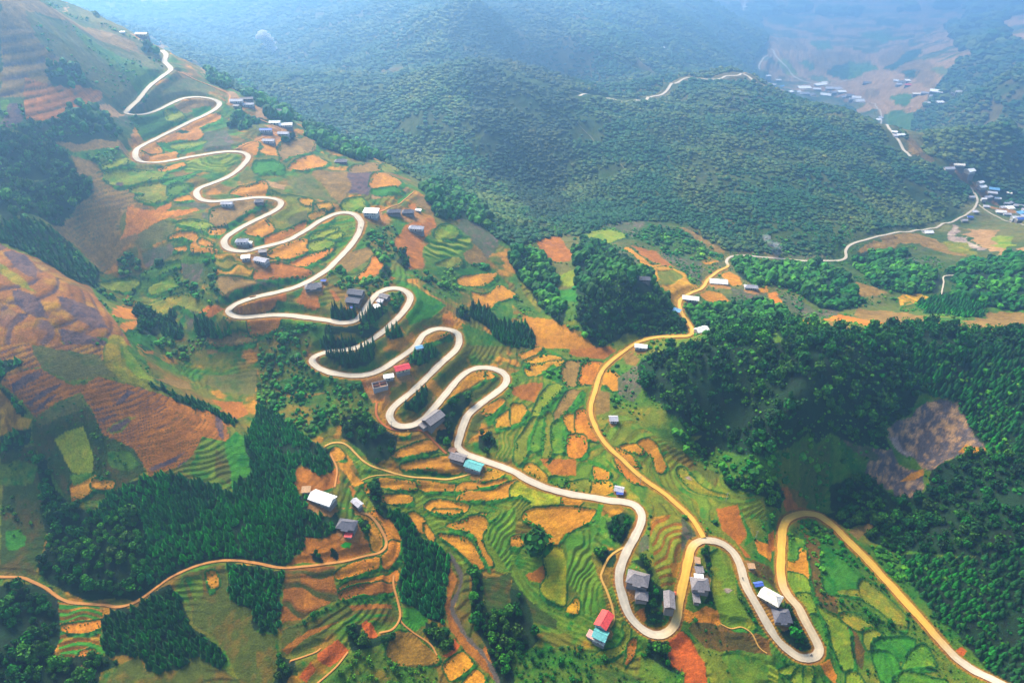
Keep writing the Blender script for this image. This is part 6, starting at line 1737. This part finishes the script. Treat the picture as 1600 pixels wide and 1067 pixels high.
bags['B'].build("broadleaf_forest", "dense rounded broadleaf woods over knolls and slopes", M_leaf, "woodland")
bags['S'].build("shrubbery", "bushes and scrub on banks and open slopes", M_leaf, "shrubs")
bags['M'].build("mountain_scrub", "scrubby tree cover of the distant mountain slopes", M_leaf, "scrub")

# the trees that show largest are things of their own
M_bark = plain_mat("bark", (96, 74, 56))
def crown_mesh(kd, vi, c):
    v, f, sh = LIB[(kd, 0)][vi]
    me = bpy.data.meshes.new("crown")
    me.from_pydata(v.tolist(), [], f.tolist())
    ca = me.color_attributes.new("tint", 'FLOAT_COLOR', 'POINT'); c4 = np.ones((len(v), 4), np.float32); c4[:, :3] = c[None] * sh[:, None]; ca.data.foreach_set("color", c4.ravel())
    me.materials.append(M_leaf); return me
def trunk_mesh(h, r):
    n = 6; v = [(math.cos(6.283 * i / n) * r, math.sin(6.283 * i / n) * r, -.05) for i in range(n)] + [(math.cos(6.283 * i / n) * r * .4, math.sin(6.283 * i / n) * r * .4, h) for i in range(n)]
    me = bpy.data.meshes.new("trunk"); me.from_pydata(v, [], [(i, (i + 1) % n, n + (i + 1) % n, n + i) for i in range(n)] + [tuple(range(n, 2 * n))]); me.materials.append(M_bark); return me
CM = {}
TM = {'C': trunk_mesh(.7, .016), 'B': trunk_mesh(.5, .09)}
def place_tree(kd, x, y, z, r, h, ro, vi, c, label, group, name):
    e = bpy.data.objects.new(name, None); col.objects.link(e); e.location = (x, y, z); e.rotation_euler = (0, 0, ro); e.scale = (r, r, h)
    e['label'] = label; e['category'] = 'tree'
    if group: e['group'] = group
    key = (kd, vi, tuple(np.round(c, 2)))
    if key not in CM: CM[key] = crown_mesh(kd, vi, c)
    o = bpy.data.objects.new("crown", CM[key]); col.objects.link(o); o.parent = e
    o = bpy.data.objects.new("trunk", TM[kd]); col.objects.link(o); o.parent = e
    return e
def where_of(px, py):
    if px > 1180: return "right-hand valley side above the ochre road" if py < 1000 or px > 1330 else "inside of the last hairpin loop"
    if px > 1060: return "roadside between the two lower loops"
    if px > 955: return "inside of the lowest hairpin loop"
    if px > 770: return "dark slope below the coral-roofed house"
    if px > 640 and py < 1000: return "tongue-shaped plantation beside the stream"
    if px > 560: return "stream bank under the farm terraces"
    if px > 430: return "scrubby hollow under the ploughed brown field"
    if px > 330: return "dark belt beside the ploughed brown field"
    if px > 150 and py > 930: return "triangular stand below the winding footpath"
    if py > 900: return "lower left corner wood under the footpath"
    return "hillside wood above the winding footpath"
KD = {'C': ("conifer_tree", "pointed conifer in the "), 'B': ("broadleaf_tree", "round broadleaf tree on the ")}
from collections import Counter
cnt = Counter()
LQ = {}
for kd in ('C', 'B'):
    ki = 'CB'.index(kd)
    LQ[kd] = np.percentile(treecolor(ki, np.array(sorted(solo_idx[kd]))).sum(1), [33, 66])
    for i in sorted(solo_idx[kd]):
        c = treecolor(ki, np.array([i]))[0]; c = np.round(c * 60) / 60 + .004
        w_ = where_of(px_[i], py_[i]); cnt[(kd, w_)] += 1
        sz = P_[i, 5]; q1, q2 = (5.2, 6.4) if kd == 'C' else (3.6, 4.6)
        lum = float(c.sum()); l1, l2 = LQ[kd]
        adj = ('low ' if sz < q1 else 'tall ' if sz > q2 else 'mid-height ') + ('dark ' if lum < l1 else 'pale ' if lum > l2 else '')
        place_tree(kd, P_[i, 1], P_[i, 2], P_[i, 3], P_[i, 4], P_[i, 5], rot[i], int(var[i]) % 6, c, adj + KD[kd][1] + w_, KD[kd][0].replace('_', ' ') + "s, " + w_, KD[kd][0])
print(cnt)
for px, py, r, h, kd, lb in SOLO:
    if kd == 'x': continue
    p = ground_at(px, py)
    place_tree(kd, p[0], p[1], p[2] - .3, r / (.26 if kd == 'C' else 1), h, 1.0, 2, (BASEC[kd][0] * .8 + BASEC[kd][1] * .2) * KT * .8, lb, None, KD[kd][0])
# ------------------------------------------------------------------ small things on and beside the roads
M_conc = plain_mat("pole_concrete", (196, 190, 182)); M_metal = plain_mat("dull_metal", (110, 112, 116), .2, .7, 2, .4); M_tyre = plain_mat("tyre_rubber", (30, 30, 32))
M_red = plain_mat("red_paint", (190, 30, 30), .1, .7, 2, .35); M_navy = plain_mat("navy_cloth", (40, 50, 86)); M_skin = plain_mat("skin", (190, 140, 110)); M_whitep = plain_mat("white_paint", (236, 236, 232), .05, .8, 2, .35)
def tube(p0, p1, r0, r1, n=8):
    p0, p1 = Vector(p0), Vector(p1); q = (p1 - p0).to_track_quat('Z', 'Y'); L = (p1 - p0).length
    v = []
    for z, r in ((0, r0), (L, r1)):
        for i in range(n): v.append(tuple(p0 + q @ Vector((math.cos(6.283 * i / n) * r, math.sin(6.283 * i / n) * r, z))))
    f = [(i, (i + 1) % n, n + (i + 1) % n, n + i) for i in range(n)] + [tuple(range(n))[::-1], tuple(range(n, 2 * n))]
    return v, f
def thing(name, loc, rz, label, cat, group=None):
    e = bpy.data.objects.new(name, None); col.objects.link(e); e.location = loc; e.rotation_euler = (0, 0, rz); e['label'] = label; e['category'] = cat
    if group: e['group'] = group
    return e
for px, py, lb in [(355, 162, "pale concrete utility pole beside the topmost wide bend"), (337, 371, "utility pole in the green terraces left of the tight hairpin"), (354, 352, "utility pole on the brown plot just above the tight hairpin"),
                   (466, 566, "lone utility pole on the scrubby slope left of the long outer bend"), (1134, 783, "utility pole at the tip of the olive field right of the ochre road"), (613, 672, "utility pole under the road's lower bend near the weathered grey roof"),
                   (316, 366, "utility pole standing among curved orange strips"), (1000, 757, "utility pole between the two roads above the small grey roof"), (1180, 842, "utility pole on the red soil beside the road junction")]:
    p = ground_at(px, py); e = thing("utility_pole", (p[0], p[1], p[2] - .2), .4, lb, "utility pole", "utility poles on the slopes")
    pyobj("pole", [tube((0, 0, 0), (0, 0, 9), .2, .13)], M_conc, e)
    pyobj("crossarm", [boxv(-1.1, 1.1, -.06, .06, 8.2, 8.34)], M_metal, e)
    for x in (-.95, .95): pyobj("insulator", [tube((x, 0, 8.36), (x, 0, 8.62), .07, .05)], M_whitep, e)
def on_road(px, py):
    p = unproject([px], [py], H0)[0]; ln, z = road_lines[0][2], road_lines[0][3]; i = int(np.argmin(np.hypot(ln[:, 0] - p[0], ln[:, 1] - p[1])))
    d = ln[min(i + 3, len(ln) - 1)] - ln[max(i - 3, 0)]
    return (ln[i][0], ln[i][1], z[i] + .25), math.atan2(d[1], d[0])
def wheel(x, r=.3):
    v, f = tube((x, -.06, r), (x, .06, r), r, r, 14); return v, f
def motorbike(px, py, lb, side=1.2):
    loc, a = on_road(px, py); n_ = (-math.sin(a) * side, math.cos(a) * side)
    e = thing("motorbike", (loc[0] + n_[0], loc[1] + n_[1], loc[2]), a, lb, "motorbike")
    for x in (-.62, .62):
        w_ = pyobj("wheel", [wheel(x)], M_tyre, e)
    pyobj("frame", [tube((-.62, 0, .3), (0, 0, .55), .05, .07), tube((0, 0, .55), (.5, 0, .8), .08, .06), tube((.5, 0, .95), (.64, 0, .3), .035, .035)], M_metal, e)
    pyobj("fuel_tank", [tube((-.02, 0, .72), (.36, 0, .82), .12, .14)], M_red, e)
    pyobj("seat", [boxv(-.6, .0, -.13, .13, .72, .82)], M_tyre, e)
    pyobj("handlebar", [tube((.46, -.34, 1.02), (.46, .34, 1.02), .025, .025)], M_metal, e)
    # rider: one continuous skinned body astride the seat
    sk = [((-.18, 0, .86), .15, None), ((-.14, 0, 1.08), .14, 0), ((-.06, 0, 1.34), .17, 1), ((-.03, 0, 1.46), .07, 2), ((0, 0, 1.62), .11, 3), ((.02, 0, 1.72), .09, 4)]
    for s in (-1, 1):
        b = len(sk); sk += [((-.05, s * .2, 1.36), .075, 2), ((.14, s * .26, 1.16), .055, b), ((.42, s * .3, 1.06), .04, b + 1)]
        b = len(sk); sk += [((-.1, s * .12, .82), .11, 0), ((.24, s * .17, .70), .08, b), ((.12, s * .18, .34), .055, b + 1), ((.24, s * .18, .28), .045, b + 2)]
    me = bpy.data.meshes.new("person"); me.from_pydata([q[0] for q in sk], [(q[2], i) for i, q in enumerate(sk) if q[2] is not None], []); me.materials.append(M_navy)
    o = bpy.data.objects.new("person", me); col.objects.link(o)
    md = o.modifiers.new("skin", 'SKIN')
    for i, q in enumerate(sk): me.skin_vertices[0].data[i].radius = (q[1], q[1])
    me.skin_vertices[0].data[0].use_root = True
    o.modifiers.new("sub", 'SUBSURF').levels = 1
    o.location = e.location; o.rotation_euler = e.rotation_euler
    o['label'] = "person in dark clothes riding the " + lb; o['category'] = "person"
motorbike(1163.5, 903, "motorbike on the pale road leg beside the lime-green field", -.8)
motorbike(1266, 1024, "motorbike in the lowest right-hand bend", 1.4)
motorbike(566, 357, "motorbike below the white two-storey house", .6)
motorbike(266, 108, "motorbike where the earth track leaves the uppermost road", .4)

# ------------------------------------------------------------------ smoke of two field fires
def smoke(px, py, rx, rz, dens, label, n=9, seed=1):
    r_ = random.Random(seed); p = ground_at(px, py)
    parts = []
    for i in range(n):
        t = i / (n - 1); sp_ = .25 + .75 * t
        c = (p[0] + rx * (-.9 * t ** 1.5 + r_.gauss(0, .32) * sp_), p[1] + rx * r_.gauss(0, .25) * sp_, p[2] + rz * (.05 + t) + r_.gauss(0, .1) * rz)
        v = I1[0] * (rx * (.10 + .20 * t * r_.random() + .08)) * np.array([1.3, .8, .9]) * (.7 + .6 * np.random.default_rng(i + seed).random((len(I1[0]), 1))); v = v + np.array(c)
        f_ = I1[1]
        parts.append((v.tolist(), f_.tolist()))
    o = pyobj("smoke", parts, bpy.data.materials.new("smoke"))
    o['kind'] = 'stuff'; o['label'] = label; o['category'] = "smoke"
    m = o.data.materials[0]; m.use_nodes = True; t = m.node_tree; t.nodes.remove(t.nodes["Principled BSDF"])
    pv = t.nodes.new("ShaderNodeVolumePrincipled"); pv.inputs["Color"].default_value = (.97, .97, 1, 1); pv.inputs["Density"].default_value = dens
    t.links.new(pv.outputs[0], t.nodes["Material Output"].inputs["Volume"])
smoke(428, 84, 34, 52, .22, "small white smoke puff rising from the far wooded slope", 46)
smoke(1215, 398, 16, 16, .035, "thin whitish smoke drifting over the pale road at the mountain's foot", 30, 4)

# ------------------------------------------------------------------ air
hz = pyobj("haze", [boxv(-14000, 14000, -300, 12000, float(H.min()) - 8, max(CAM_H, float(H.max())) + 6)], bpy.data.materials.new("haze_air"))
hz['kind'] = 'stuff'; hz['label'] = "thin bluish haze filling the valley air"; hz['category'] = "haze"
m = hz.data.materials[0]; m.use_nodes = True; t = m.node_tree
t.nodes.remove(t.nodes["Principled BSDF"])
pv = t.nodes.new("ShaderNodeVolumePrincipled")
pv.inputs["Color"].default_value = (.28, .58, 1.0, 1)
pv.inputs["Density"].default_value = 0.00031
pv.inputs["Anisotropy"].default_value = 0.7
t.links.new(pv.outputs[0], t.nodes["Material Output"].inputs["Volume"])
